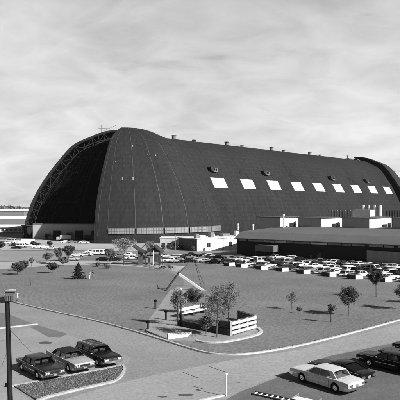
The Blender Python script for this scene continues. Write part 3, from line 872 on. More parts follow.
# lawn, right half
tree(348.4,316,285,21,'dense dark tree with thin trunk on the right lawn near the kerb','leaf_d',1.3,.34)
tree(376.2,297.4,270,14,'slender tree with raised crown beside the far right planters','leaf_d',1.0,.5)
tree(406,310,280,20,'tree cut by the right edge of the picture','leaf_d',1.0,.3)
tree(331,323,303,8,'thin half-bare sapling between road kerb and the dense dark tree','leaf_d',.22,.45,kind='airy')
tree(292,310,291.5,12,'sparse sapling alone in the middle of the right lawn','leaf_m',.22,.4,kind='airy')
tree(299,314,307,5,'tiny seedling beside the sparse sapling','leaf_m',.3,.4,kind='airy')
tree(431,304.5,276,18,'lawn tree just outside the right edge, only its shadow showing','leaf_d',1.,.4)
# memorial island
tree(178,326,287,17,'tall airy tree left of the memorial bench','leaf_m',.7,.36,kind='airy')
tree(193.5,314,288,17,'dark small tree behind the white memorial bench','leaf_d',1.,.42)
tree(216.5,338,284.5,32,'tallest airy tree in the timber-walled bed','leaf_m',1.15,.26,kind='airy')
tree(228.5,327,281,26,'airy tree at the back right of the timber-walled bed','leaf_m',1.0,.36,kind='airy')
tree(206,335,316,14,'low shrubby tree behind the dark bed wall','leaf_m',.9,.3,kind='airy')
# left lawn
tree(17.5,275,262.5,13,'left half of the paired round trees on the left lawn','leaf_d',1.2,.22)
tree(22.5,271,260.5,13,'right half of the paired round trees on the left lawn','leaf_d',1.2,.22)
tree(30.8,286,277,7,'bare little sapling nearest the kerb on the left lawn','leaf_m',.2,.4,kind='bare')
tree(52.3,273.5,262,12,'open-crowned tree left of the pine','leaf_d',.9,.3)
tree(78.3,279.3,262.5,12,'pointed dark pine in the middle of the left lawn','needle',1.6,kind='pine')
tree(97.3,267,261.3,6,'left one of two small bushes on the lawn edge','leaf_d',1.,kind='bush',cat='bush')
tree(107.5,269.3,262.8,7,'right one of two small bushes on the lawn edge','leaf_d',1.,kind='bush',cat='bush')
tree(31.5,266.5,257.5,5,'pale sapling beside the street behind the paired trees','leaf_m',.5,.4,kind='airy')
tree(123.8,265,236.5,21,'wide light airy tree left of the dark-roofed pavilion','leaf_l',.8,.42,kind='airy')
tree(111,266,248,9,'thin tree between the parked vehicles and the airy tree','leaf_m',.6,.4,kind='airy')
tree(59,264.5,247,8,'tall narrow tree, left of the street-side trio','leaf_m',.9,.3)
tree(68.5,261,244.5,10,'dark round tree, right of the street-side trio','leaf_d',1.0,.3)
tree(64,266,256.5,8,'low tree, front of the street-side trio','leaf_m',.9,.25)
tree(48,262.5,252,10,'pale bushy tree on the grass strip','leaf_l',.9,.25)
tree(1,250,241.5,8,'round tree at the left edge beyond the street','leaf_d',1.,.3)
tree(33.5,247,241,4.6,'small dark tree left of its twin among the lorries','leaf_d',1.,.3)
tree(49.5,247.5,241,4.2,'small dark tree right of its twin beyond the lorries','leaf_d',1.,.3)
tree(151,262,240,10,'pale tree rising behind the pavilion','leaf_l',.5,.4,kind='airy')
for i,(px,py,yt,w_) in enumerate(((233.5,265,259,5),(268,264.5,256.8,7),(252,263.5,259,5),(296,268.5,262.5,5),(314.5,268,260,6),(339,269,261,6),(322,273,267.3,5.5),(347,276,270,5.5),(208,261.5,255,5),(183.5,262,254,6))):
    tree(px,py,yt,w_,'%s small dark tree from the left among the cars of the factory park'%['third','fifth','fourth','sixth','seventh','ninth','eighth','tenth','second','first'][i],'leaf_d',1.1,.2,group='small trees in the factory car park')
tree(375,275,268,5,'eleventh small dark tree from the left among the cars of the factory park','leaf_d',1.1,.2,group='small trees in the factory car park')
# dark shrubs along the hangar opening and annex
for i,(px,py,yt,w_) in enumerate(((56.5,239,232.5,9),(47,239,233.5,5),(69,239,231.8,8),(80,239.5,233,7),(170,250,243.5,7),(179,250,245,6),(163,250,243,6),(193,252,246,5))):
    tree(px,py,yt,w_,('squat dark shrub, number %s from the left in the row under the partition wall'%['one','two','three','four'][[1,0,2,3].index(i)] if i<4 else ['middle dark shrub before the annex','right dark shrub before the annex','left dark shrub before the annex','dark shrub at the corner of the white office'][i-4]),'leaf_d',1.3,kind='bush',cat='shrub')

# ------------------------------------------------------------------ vehicles
def interp(tab,x,j):
    if x<=tab[0][0]: return tab[0][j]
    for a,b in zip(tab,tab[1:]):
        if x<=b[0]:
            t=(x-a[0])/(b[0]-a[0]); return a[j]+(b[j]-a[j])*t
    return tab[-1][j]
SPEC={
 # x stations: (x, bottom, side top, centre top, half width)
 'sedan':dict(L=5.5,st=[(-2.75,.48,.80,.82,.86),(-2.68,.34,.86,.89,.93),(-2.3,.28,.90,.94,.965),(-1.3,.26,.93,.97,.985),(0,.26,.93,.96,.99),(.9,.26,.92,.97,.985),(1.8,.27,.90,.96,.97),(2.45,.29,.86,.91,.95),(2.70,.36,.82,.86,.92),(2.75,.48,.74,.78,.88)],
      gh=[-1.65,-1.15,.42,1.12],roofz=1.40,wx=(-1.55,1.50),pil=(-.12,)),
 'coupe':dict(L=5.1,st=[(-2.55,.50,.82,.84,.82),(-2.46,.36,.88,.90,.89),(-2.0,.28,.93,.96,.94),(-1.2,.26,.95,.98,.96),(0,.26,.91,.94,.96),(.9,.26,.89,.94,.95),(1.8,.27,.86,.92,.93),(2.35,.30,.80,.85,.90),(2.50,.38,.74,.79,.86),(2.55,.48,.68,.72,.80)],
      gh=[-2.15,-.75,.10,.95],roofz=1.32,wx=(-1.42,1.42),pil=()),
 'wagon':dict(L=5.4,st=[(-2.70,.46,.86,.88,.90),(-2.64,.34,.92,.94,.95),(-2.2,.28,.95,.98,.97),(0,.26,.94,.97,.985),(.9,.26,.92,.97,.98),(1.8,.27,.90,.96,.965),(2.42,.29,.86,.91,.94),(2.65,.36,.82,.86,.92),(2.70,.48,.74,.78,.88)],
      gh=[-2.62,-2.35,.40,1.08],roofz=1.43,wx=(-1.52,1.48),pil=(-1.35,-.15)),
 'fins':dict(L=5.7,st=[(-2.85,.56,1.0,.80,.82),(-2.78,.38,1.0,.84,.93),(-2.3,.30,1.0,.90,.975),(-1.3,.27,.96,.97,.99),(0,.26,.93,.96,1.0),(.9,.26,.93,.98,.995),(1.8,.27,.92,.98,.98),(2.55,.29,.88,.94,.96),(2.80,.36,.84,.90,.93),(2.85,.48,.74,.80,.88)],
      gh=[-1.75,-1.15,.45,1.10],roofz=1.38,wx=(-1.60,1.60),pil=(-.15,)),
}
def make_car(kind, pm, roofm=None, hoodm=None, detail=True, name='parked_car'):
    S=SPEC[kind]; st=S['st']; L=S['L']; e=empty(name)
    WR=.335; AR=.40
    n = 92 if detail else 26
    xs_=[-L/2+L*i/n for i in range(n+1)]
    if not detail:
        for wx in S['wx']: xs_+=[wx-AR,wx-AR*.7,wx,wx+AR*.7,wx+AR]
    xs_+= [q[0] for q in st]; xs_=sorted(set(round(x,3) for x in xs_))
    rows=[]
    for x in xs_:
        zb_,zs_,zc,hw=[interp(st,x,j) for j in (1,2,3,4)]
        zarch=zb_
        for wx in S['wx']:
            d=abs(x-wx)
            if d<AR: zarch=max(zarch,WR+math.sqrt(AR*AR-d*d)*1.0)
        zarch=min(zarch,zs_-.10)
        mid=max(zarch+.02,.55)
        sec=[(0,zarch),(hw*.80,zarch),(hw*.965,zarch),(hw,max(zarch+.015,mid)),(hw*.995,zs_-.09 if zs_-.09>mid else mid+.02),(hw*.965,zs_-.015),(hw*.91,zs_+.008),(hw*.55,(zs_+2*zc)/3 if kind!='fins' or x>-1 else zc+.01),(0,zc)]
        if kind=='fins' and x<-.6: sec[6]=(hw*.88,zs_-.005); sec[7]=(hw*.74,zc+.005)
        rows.append([(x,y,z) for y,z in sec]+[(x,-y,z) for y,z in sec[::-1][1:-1]])
    m=len(rows[0]); mb=MB(); mh=MB()
    mb.v=[v for r in rows for v in r]
    hf=S['gh'][3]+.0
    for i in range(len(rows)-1):
        for k in range(m):
            f=(i*m+k,i*m+(k+1)%m,(i+1)*m+(k+1)%m,(i+1)*m+k)
            mb.f.append(f); mb.sm.append(True)
    mb.f.append(tuple(range(m))); mb.sm.append(False)
    mb.f.append(tuple((len(rows)-1)*m+k for k in range(m))[::-1]); mb.sm.append(False)
    body=mb.build('body',pm,e)
    if detail:
        md=body.modifiers.new('es','EDGE_SPLIT'); md.split_angle=rad(38)
    if hoodm is not None:
        body.data.materials.append(hoodm)
        for p in body.data.polygons:
            c=p.center
            if abs(p.normal.z)>.75 and c.z>.75 : p.material_index=1
    # cabin glass: closed frustum
    x0,x1,x2,x3=S['gh']; rz=S['roofz']
    def bz(x): return interp(st,x,2)-.02
    def hwb(x): return interp(st,x,4)*.90
    hr=.70 if kind!='wagon' else .74
    rr_=[(x0,hwb(x0)*.92,bz(x0)-.03),(x3,hwb(x3)*.95,bz(x3)-.03),(x2,hr,rz-.05),(x1,hr,rz-.05)]
    # side quads subdivided once in height for slight tumblehome curve
    g=MB()
    base=[(x0,-rr_[0][1],rr_[0][2]),(x3,-rr_[1][1],rr_[1][2]),(x3,rr_[1][1],rr_[1][2]),(x0,rr_[0][1],rr_[0][2])]
    top=[(x1,-hr,rz-.05),(x2,-hr,rz-.05),(x2,hr,rz-.05),(x1,hr,rz-.05)]
    g.add(base+top,[(0,1,5,4),(1,2,6,5),(2,3,7,6),(3,0,4,7),(0,3,2,1),(4,5,6,7)])
    if detail:
        g.f=g.f[:4]; g.sm=g.sm[:4]
        g.build('windows',M['glass_c'],e)
        for sx_ in (x2-.25,x1+.25):
            if sx_<x1+.2 and kind=='wagon': continue
            for s in (-1,1):
                q=MB(); q.box(sx_-.10,s*.36-.27,bz(0)-.02,sx_+.06,s*.36+.27,bz(0)+.20); q.build('seat_back',M['interior'],e,bevel=.04)
        q=MB(); q.box(x3-.42,-.62,bz(x3)+.0,x3-.10,.62,bz(x3)+.06); q.build('dashboard',M['dark'],e,bevel=.02)
        q=MB(); cc=Vector((x3-.62,.36,bz(x3)+.10)); q.tube([cc+Vector((.05*math.sin(2*PI*k/14)*1.,.19*math.cos(2*PI*k/14),.17*math.sin(2*PI*k/14))) for k in range(15)],.014,5,False); q.build('steering_wheel',M['dark'],e)
    else: g.build('windows',M['glass'],e)
    rm=roofm or pm
    r=MB(); nx_=6; ny_=6; vs=[]
    ex=.10
    for i in range(nx_+1):
        t=i/nx_; x=(x1-ex)+(x2+ex-x1+ex)*t
        for j in range(ny_+1):
            s=j/ny_*2-1; y=s*(hr+.035); z=rz-.02+.055*(1-s*s)*1.0+.02*(1-(2*t-1)**2)-(.02 if i in(0,nx_) else 0)-(.015 if j in (0,ny_) else 0)
            vs.append((x,y,z))
    nb=len(vs); vs+=[(x,y,z-.05) for x,y,z in vs]
    w_=ny_+1; fs=[]
    for i in range(nx_):
        for j in range(ny_): a=i*w_+j; fs.append((a,a+1,a+w_+1,a+w_)); fs.append((a+nb,a+w_+nb,a+w_+1+nb,a+1+nb))
    for i in range(nx_): fs+= [(i*w_,(i+1)*w_,(i+1)*w_+nb,i*w_+nb),(i*w_+ny_,i*w_+ny_+nb,(i+1)*w_+ny_+nb,(i+1)*w_+ny_)]
    for j in range(ny_): fs+= [(j,j+nb,j+1+nb,j+1),(nx_*w_+j,nx_*w_+j+1,nx_*w_+j+1+nb,nx_*w_+j+nb)]
    r.add(vs,fs,True)
    # pillars
    for s in (-1,1):
        def lerp(a,b,t): return Vector(a)+(Vector(b)-Vector(a))*t
        bA=Vector((x3,s*rr_[1][1],rr_[1][2])); tA=Vector((x2,s*hr,rz-.04)); bC=Vector((x0,s*rr_[0][1],rr_[0][2])); tC=Vector((x1,s*hr,rz-.04))
        r.bar(bA,tA,.055,.06)
        # C pillar as a broad panel
        wc={'sedan':.42,'coupe':.55,'fins':.45,'wagon':.12}[kind]
        d=(tA-tC).normalized(); off=Vector((0,s*.016,0))
        bCr=bC+(bA-bC).normalized()*(wc*1.25); tCr=tC+d*wc*.7
        q=[bC+off,bCr+off,tCr+off,tC+off]; q2=[v-off*3 for v in q]
        r.add(q+q2,[(0,1,2,3),(4,7,6,5),(0,4,5,1),(1,5,6,2),(2,6,7,3),(3,7,4,0)])
        r.bar(bC,tC,.06,.07)
        for px_ in S['pil']:
            t=(px_-x0)/(x3-x0); b_=lerp(bC,bA,t); tt=(px_-x1)/(x2-x1); u_=lerp(tC,tA,min(max(tt,0),1)); r.bar(b_+off,u_+off,.03,.07)
    ro=r.build('roof',rm,e)
    if detail: ro.modifiers.new('es','EDGE_SPLIT').split_angle=rad(40)
    # wheels
    for wx in S['wx']:
        for s in (-1,1):
            t=MB(); y=s*(interp(st,wx,4)-.03); yi=y-s*.20
            prof_=[(yi,.22),(yi,WR-.03),(yi+s*.03,WR),(y-s*.03,WR),(y,WR-.03),(y-s*.01,.215),(y-s*.03,.20)]
            k=20 if detail else 10
            vs=[(wx+rr*math.cos(2*PI*q/k),yy_,WR+rr*math.sin(2*PI*q/k)) for yy_,rr in prof_ for q in range(k)]
            fs=[(i*k+q,i*k+(q+1)%k,(i+1)*k+(q+1)%k,(i+1)*k+q) for i in range(len(prof_)-1) for q in range(k)]
            fs.append(tuple(range((len(prof_)-1)*k,len(prof_)*k)))
            t.add(vs,fs,True); w=t.build('wheel',M['tyre'],e)
            h=MB(); pf=[(y-s*.028,.20),(y-s*.005,.18),(y-s*.02,.13),(y-s*.022,.07),(y+s*.005,.05)]
            vs=[(wx+rr*math.cos(2*PI*q/k),yy_,WR+rr*math.sin(2*PI*q/k)) for yy_,rr in pf for q in range(k)]
            fs=[(i*k+q,i*k+(q+1)%k,(i+1)*k+(q+1)%k,(i+1)*k+q) for i in range(len(pf)-1) for q in range(k)]
            fs.append(tuple(range((len(pf)-1)*k,len(pf)*k)))
            h.add(vs,fs,True); h.build('hubcap',M['chrome'],w)
    # underbody shade
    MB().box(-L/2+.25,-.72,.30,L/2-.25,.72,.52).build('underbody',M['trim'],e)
    for s,nm in ((1,'front_bumper'),(-1,'rear_bumper')):
        b=MB(); hw=interp(st,s*L/2*.97,4)+.02; x=s*(L/2+.05)
        pts=[(x-s*.42,-hw,.50),(x-s*.10,-hw+.02,.50),(x,-hw*.78,.50),(x+s*.02,0,.50),(x,hw*.78,.50),(x-s*.10,hw-.02,.50),(x-s*.42,hw,.50)]
        for a_,c_ in zip(pts,pts[1:]): b.bar(a_,c_,.07,.17)
        b.build(nm,M['chrome'],e)
    if detail:
        fx=L/2+.012
        zf=.64
        g=MB(); g.box(fx-.03,-.42,.60,fx+.015,.42,.76)
        gr=g.build('grille',M['trim'],e); g=MB()
        for i in range(15): y=-.42+.06*i; g.box(fx+.01,y-.008,.605,fx+.03,y+.008,.755)
        g.box(fx+.01,-.44,.75,fx+.035,.44,.775); g.box(fx+.01,-.44,.59,fx+.035,.44,.605)
        g.build('grille_bars',M['chrome'],gr)
        for s in (-1,1):
            h=MB(); 
            for c in (.53,.72): h.tube([(fx-.05,s*c,.69),(fx+.010,s*c,.69),(fx+.018,s*c,.69)],[.078,.078,.055],14)
            h.build('headlight',M['lamp'],e)
            h=MB(); h.box(fx-.03,s*.43,.585,fx+.006,s*.86,.79); h.build('headlight_bezel',M['chrome'],e)
            h=MB(); h.box(-fx-.012,s*.50,.62,-fx+.03,s*.84,.78); h.build('tail_light',M['tail'],e)
            h=MB(); h.box(x3-.42,s*(hwb(x3)+.06),bz(x3)+.03,x3-.30,s*(hwb(x3)+.20),bz(x3)+.13); h.build('wing_mirror',M['chrome'],e,bevel=.02)
            # trim strip, door seams, handles
            t=MB(); xs2=[-L/2+.2+(L-.4)*i/30 for i in range(31)]
            segs=[(a,b) for a,b in zip(xs2,xs2[1:]) if all(min(abs(a-w),abs(b-w))>AR+.02 for w in S['wx'])]
            last=None
            for a,b in segs:
                if last is not None and abs(a-last)>.01: t.build('side_trim',M['chrome'],e); t=MB()
                last=b
                t.bar((a,s*(interp(st,a,4)+.004),.60),(b,s*(interp(st,b,4)+.004),.60),.012,.03)
            t.build('side_trim',M['chrome'],e); t=MB()
            for a,b in zip(xs2,xs2[1:]): 
                if kind!='fins' or a>-.6: t.bar((a,s*(interp(st,a,4)*.967+.002),interp(st,a,2)-.01),(b,s*(interp(st,b,4)*.967+.002),interp(st,b,2)-.01),.012,.016)
            t.build('belt_trim',M['chrome'],e)
            t=MB(); seams=[1.02,-.12,-1.02] if kind in('sedan','wagon','fins') else [.95,-.45]
            for q in seams:
                t=MB(); hw=interp(st,q,4); t.bar((q,s*(hw+.001),.32),(q,s*(hw+.001),.78),.008,.012); t.bar((q,s*(hw+.001),.78),(q,s*(hw*.967+.001),interp(st,q,2)-.02),.008,.012)
                t.build('door_seam',M['trim'],e)
            t=MB()
            for q in seams[1:]: t.box(q+.12,s*(interp(st,q,4)-.01),.80,q+.30,s*(interp(st,q,4)+.03),.825)
            t.build('door_handle',M['chrome'],e)
            # chrome round the glass
            t=MB(); bA=Vector((x3,s*rr_[1][1],rr_[1][2]+.04)); bC=Vector((x0,s*rr_[0][1],rr_[0][2]+.05)); t.bar(bC+Vector((.4,s*.012,0)),bA+Vector((0,s*.012,0)),.012,.03)
            t.build('window_trim',M['chrome'],e)
        p=MB(); p.box(-fx-.03,-.16,.60,-fx-.005,.16,.74); p.build('licence_plate',M['winband'],e)
        p=MB(); p.box(fx+.085,-.15,.44,fx+.10,.15,.56); p.build('licence_plate',M['winband'],e)
        hs=MB()   # shut lines of bonnet and boot
        for xx in (x3+.16,x0-.12):
            if kind=='wagon' and xx<0: continue
            zc=interp(st,xx,3); zs_=interp(st,xx,2); hw=interp(st,xx,4)
            hs.bar((xx,-hw*.55,(zs_+2*zc)/3+.004),(xx,0,zc+.004),.012,.01); hs.bar((xx,0,zc+.004),(xx,hw*.55,(zs_+2*zc)/3+.004),.012,.01)
        hs.build('shut_line',M['trim'],e)
        wp=MB(); wp.bar((x3+.06,-.5,bz(x3)+.06),(x3-.10,.0,bz(x3)+.12),.015,.02); wp.bar((x3+.06,.1,bz(x3)+.06),(x3-.10,.6,bz(x3)+.12),.015,.02); wp.build('wiper',M['trim'],e)
        if kind=='wagon':
            rk=MB()
            for s in (-1,1): rk.bar((x1+.15,s*.58,rz+.09),(x2-.25,s*.58,rz+.09),.03,.03)
            for i in range(5): q=x1+.2+(x2-x1-.5)*i/4; rk.bar((q,-.58,rz+.09),(q,.58,rz+.09),.025,.02)
            rk.build('roof_rack',M['chrome'],e)
    return e
def place(o,xy,ang,label,cat='car',group=None,dz=0.):
    x,y=xy; o.location=(x,y,zg(y)+.012+dz)
    # follow the slope of the ground along the heading
    d=.5; sl=(zg(y+d)-zg(y-d))/(2*d); pitch=-math.atan(sl*math.sin(ang)); roll=math.atan(sl*math.cos(ang))
    o.rotation_euler=(roll,pitch,ang); tag(o,label,cat,group); return o
def by_wheel(px,py,wheel_x,half_w,side,ang):
    """centre from the ground point of one wheel; side=+1 left wheel, -1 right wheel"""
    x,y=G(px,py); c,s=math.cos(ang),math.sin(ang); ox,oy=wheel_x,side*half_w
    return (x-(ox*c-oy*s), y-(ox*s+oy*c))
h1=math.atan2(-.76,.65)
c1=make_car('sedan',paint('dark',.035)); place(c1,by_wheel(36.6,380.2,1.5,.95,-1,h1),h1,'dark sedan, leftmost of the three parked by the grass verge',group='cars parked nose to the grass verge')
c1.scale=(.95,)*3
c2=make_car('fins',paint('silver grey',.36),roofm=mat('black vinyl roof',.02,.8,.2)); place(c2,by_wheel(67.6,372.6,1.6,.95,-1,h1-.02),h1-.02,'pale finned sedan with black roof between two dark cars',group='cars parked nose to the grass verge')
c3=make_car('wagon',paint('black',.012)); place(c3,by_wheel(96.4,366.8,1.48,.94,-1,h1-.02),h1-.02,'black station wagon with roof rack beside the pale finned sedan',group='cars parked nose to the grass verge')
c2.scale=(.95,)*3; c3.scale=(.95,)*3
h2=math.atan2(.78,-.63)
w1=G(301.5,382.6); w2=G(334.5,393.2); h2=math.atan2(w1[1]-w2[1],w1[0]-w2[0])
print('heading white',math.degrees(h2),'wheelbase',math.dist(w1,w2), 'h1',math.degrees(h1))
c4=make_car('sedan',paint('cream white',.6)); cx=by_wheel(334.5,393.2,-1.55,.96,1,h2)
cx2=by_wheel(301.5,382.6,1.5,.96,1,h2); place(c4,((cx[0]+cx2[0])/2,(cx[1]+cx2[1])/2),h2,'white four-door sedan seen from behind at lower right',group='cars in the dark parking lot')
def by_rear(px,py,L,hw,ang):  # rear right lower corner
    x,y=G(px,py); c,s=math.cos(ang),math.sin(ang); ox,oy=-L/2,-hw; return (x-(ox*c-oy*s), y-(ox*s+oy*c))
def by_nose(px,py,L,hw,ang,side=1,lift=.6):
    x,y=G(px,py,lift); c,s=math.cos(ang),math.sin(ang); ox,oy=L/2,side*hw; return (x-(ox*c-oy*s), y-(ox*s+oy*c))
c5=make_car('coupe',paint('black',.012)); place(c5,by_rear(376.5,383.5,5.1,.9,h2),h2,'black fastback coupe beside the white sedan',group='cars in the dark parking lot')
c6=make_car('sedan',paint('black',.007)); place(c6,by_nose(356,356.5,5.5,.9,h2+.03,1),h2+.03,'dark sedan with its nose next right of the black fastback',group='cars in the dark parking lot')
c7=make_car('wagon',paint('black',.012)); place(c7,by_nose(377,353,5.4,.9,h2+.03,1),h2+.03,'black car cut by the right edge, between two dark cars',group='cars in the dark parking lot')
c8=make_car('sedan',paint('black',.012)); place(c8,by_nose(392,345.5,5.5,.9,h2+.02,1),h2+.02,'farthest black car at the right edge by the road',group='cars in the dark parking lot')

# far vehicles: light-weight prototypes, then copies
VAL=[('white',.80),('light grey',.5),('mid grey',.22),('dark',.035),('black',.012)]
protos={}
def far_car(kind,col):
    key=(kind,col)
    if key not in protos:
        protos[key]=make_car(kind,paint(col,0),detail=False); return protos[key]
    return copy_tree(protos[key])
def make_van(col='white',detail=False,name='parked_van',L=5.2):
    e=empty(name); w=.98
    side=[(-L/2,.45),(-L/2,1.95),(-L/2+.1,2.05),(L/2-1.25,2.05),(L/2-.55,1.25),(L/2-.08,1.05),(L/2,.75),(L/2,.45)]
    mb=MB(); n=len(side)
    vs=[(x,-w,z) for x,z in side]+[(x,w,z) for x,z in side]
    mb.add(vs,[tuple(range(n)),tuple(range(n,2*n))[::-1]]+[(i,i+n,(i+1)%n+n,(i+1)%n) for i in range(n)])
    mb.build('body',paint(col,0),e,bevel=.07,fix=True)
    g=MB(); a,b=Vector((L/2-1.25,0,2.05)),Vector((L/2-.55,0,1.25)); nrm=Vector((.75,0,.66))*.012
    p=[a+(b-a)*.12+nrm,a+(b-a)*.95+nrm]
    g.add([(p[0].x,-w*.85,p[0].z),(p[0].x,w*.85,p[0].z),(p[1].x,w*.9,p[1].z),(p[1].x,-w*.9,p[1].z)],[(0,3,2,1)])
    g.build('windscreen',M['glass'],e)
    for s in (-1,1):
        g=MB()
        for x0_,x1_ in ((L/2-2.0,L/2-1.35),(-.9,.3),(-2.2,-1.1)): g.box(x0_,s*(w+.006)-.003,1.25,x1_,s*(w+.006)+.003,1.85)
        g.build('side_window',M['glass'],e)
    MB().box(-L/2-.01,-.7,1.25,-L/2-.004,.7,1.85).build('rear_window',M['glass'],e)
    for wx in (-1.45,1.5):
        for s in (-1,1): MB().tube([(wx,s*(w-.2),.34),(wx,s*(w+.015),.34)],.34,14).build('wheel',M['tyre'],e)
    MB().box(L/2,-w*.95,.42,L/2+.10,w*.95,.58).build('front_bumper',M['chrome'],e)
    MB().box(-L/2-.10,-w*.95,.42,-L/2,w*.95,.58).build('rear_bumper',M['chrome'],e)
    for s in (-1,1):
        MB().tube([(L/2-.02,s*.7,.82),(L/2+.03,s*.7,.82)],.11,12).build('headlight',M['lamp'],e)
    return e
def make_truck(col='white'):
    e=empty('box_truck')
    MB().box(-4,-1.15,1.0,2.0,1.15,3.3).build('cargo_box',paint(col,0),e,bevel=.04)
    MB().box(2.15,-1.05,.6,3.9,1.05,2.4).build('cab',paint(col,0),e,bevel=.15)
    MB().box(3.3,-.9,1.5,3.92,.9,2.15).build('windscreen',M['glass'],e)
    MB().box(-4,-.5,.6,3.6,.5,.98).build('chassis',M['dark'],e)
    for wx in (-3,-2,2.9):
        for s in (-1,1): MB().tube([(wx,s*.8,.48),(wx,s*1.12,.48)],.48,12).build('wheel',M['tyre'],e)
    return e
ORD=['first','second','third','fourth','fifth','sixth','seventh','eighth','ninth','tenth','eleventh','twelfth','thirteenth','fourteenth','fifteenth','sixteenth','seventeenth','eighteenth','nineteenth','twentieth']+['%dth'%k for k in range(21,60)]
pend={}
KN_={'sedan':'sedan','coupe':'coupe','wagon':'station wagon','fins':'finned sedan','van':'van'}
def finish(rowkey, rowname, group):
    items=sorted(pend.get(rowkey,[]),key=lambda t:t[3]); cnt={}
    tot={}
    for k,c,o,px in items: tot[(k,c)]=tot.get((k,c),0)+1
    for k,c,o,px in items:
        i=cnt.get((k,c),0); cnt[(k,c)]=i+1
        cn='black' if c=='black' else ('dark grey' if c=='dark' else c)
        pre=(ORD[i]+' ' if tot[(k,c)]>1 else 'only ')
        tag(o,f'{pre}{cn} {KN_[k]}{" from the left" if tot[(k,c)]>1 else ""}, {rowname}','van' if k=='van' else 'car',group)
vanproto={}
def far_vehicle(k,c):
    if k=='van':
        if c not in vanproto: vanproto[c]=make_van(c); return vanproto[c]
        return copy_tree(vanproto[c])
    return far_car(k,c)
def put(rowkey,xy,ang,k,c):
    o=far_vehicle(k,c); place(o,xy,ang,'x'); pend.setdefault(rowkey,[]).append((k,c,o,200+F*xy[0]/xy[1])); return o
# factory car park: rows parallel to the planter blocks
B0=G(228,266.2); B1=G(390,283.2); bd=unit((B1[0]-B0[0],B1[1]-B0[1])); bn=(-bd[1],bd[0])   # bn points away from the viewer
if bn[1]<0: bn=(-bn[0],-bn[1])
ga=math.atan2(bn[1],bn[0]); rr=random.Random(11)
colw=['white']*3+['light grey']*3+['mid grey']*4+['dark']*4+['black']*4
bl=[]
for px,py in ((229,266.3),(243,267.6),(262.5,269.8),(284,272),(307,274.2),(331.3,277),(358.5,279.6),(388.3,282.5),(421,286)):
    x,y=G(px,py); bl.append(((x-B0[0])*bd[0]+(y-B0[1])*bd[1]))
for i,s in enumerate(bl):
    q=(B0[0]+bd[0]*s,B0[1]+bd[1]*s)
    e=empty('concrete_planter',(q[0],q[1],zg(q[1])),math.atan2(bd[1],bd[0]),'%s square white-sided planter block from the left along the lawn edge'%ORD[i],'planter','concrete planter blocks along the lawn')
    # local x = along the row, near corner at the origin; block extends back and left
    mb=MB(); mb.box(-2.4,0,-.4,0,2.1,1.0); mb.build('block',M['white_wall'],e,bevel=.05)
    mb=MB(); mb.box(-2.40,-.05,-.3,-.02,-.005,.98); mb.build('shade_panel',M['wood_dark'],e)  # paints the block's shaded front face dark
    MB().box(-2.25,.15,1.0,-.15,1.95,1.06).build('soil',M['rough_grass'],e)
    lb=MB(); r2=random.Random(i)
    leafy(lb,Vector((-1.2,1.05,1.12)),(.9,.8,.2),130,.16,r2)
    lb.build('plants',M['leaf_d'],e)
for s0,s1 in zip([bl[0]-9]+bl,bl):
    gap=(s1-2.5)-s0; n_=int(gap/2.3)
    for j in range(min(n_,2)):
        if rr.random()<.06: continue
        s=s0+gap*(j+.5)/max(min(n_,2),1); q=(B0[0]+bd[0]*s+bn[0]*5.3,B0[1]+bd[1]*s+bn[1]*5.3)
        put('r0',q,ga+(PI if rr.random()<.4 else 0),rr.choice(['sedan','sedan','coupe','wagon']),rr.choice(colw))
rows=[('r1',14.6,-20,74),('r2',20.2,-24,74),('r3',31.,-24,74)]
for key,off,sa,sb in rows:
    s=sa
    while s<sb:
        if rr.random()>.20:
            q=(B0[0]+bd[0]*s+bn[0]*off,B0[1]+bd[1]*s+bn[1]*off)
            # stay clear of the factory front
            lx,ly=to_local(q[0],q[1],fc,FY)
            if ly<-4.2 or lx<-3:
                if 143<200+F*q[0]/q[1]<425: put(key,(q[0]+bn[0]*rr.uniform(-.4,.4),q[1]+bn[1]*rr.uniform(-.4,.4)),ga+(PI if rr.random()<.5 else 0)+rr.uniform(-.03,.03),rr.choice(['sedan','coupe','wagon']) if rr.random()<.55 else 'sedan',rr.choice(colw))
        s+=2.75
put('r1',G(371.5,272.5),math.atan2(bd[1],bd[0])+.1,'van','white'); put('r1',G(262,263.5),ga,'van','light grey')
finish('r0','parked between the planter blocks','cars in the factory car park'); 
for key,nm in (('r1','second row of the factory park'),('r2','third row of the factory park'),('r3','row nearest the factory wall')): finish(key,nm,'cars in the factory car park')
# rows behind the pavilion and left of it
for i,(px,py,k,c) in enumerate(((166,258,'sedan','white'),(173,258.6,'wagon','light grey'),(181,258.5,'sedan','white'),(188,259,'sedan','mid grey'),(170,262.3,'sedan','white'),(179,262.6,'sedan','light grey'),(188.5,262.8,'sedan','dark'),(198,261.5,'coupe','white'),(206,262.8,'sedan','white'),(214,263.6,'sedan','dark'),(203,257,'coupe','dark'),(210,257.5,'sedan','white'),(218,259,'sedan','black'),(192,256.5,'sedan','black'))):
    put('p',G(px,py),rr.choice((0.,PI))+rr.uniform(-.06,.06)-.35*(px>196),k,c)
finish('p','parked between the pavilion and the office','cars parked behind the pavilion')
for i,(px,py,k,c) in enumerate(((77.5,257,'sedan','white'),(86,256,'coupe','white'),(92,253.2,'sedan','white'),(97.5,254.8,'van','white'),(107,254.5,'van','dark'),(104,261.3,'sedan','black'),(113,261.2,'sedan','dark'),(133,259.5,'sedan','white'),(141,259.5,'coupe','dark'),(72,260.5,'coupe','light grey'),(120,257.5,'sedan','mid grey'),(128,256.5,'sedan','white'))):
    put('s',G(px,py),rr.choice((0.,PI))+rr.uniform(-.12,.12),k,c)
finish('s','on the street left of the pavilion','vehicles along the street')
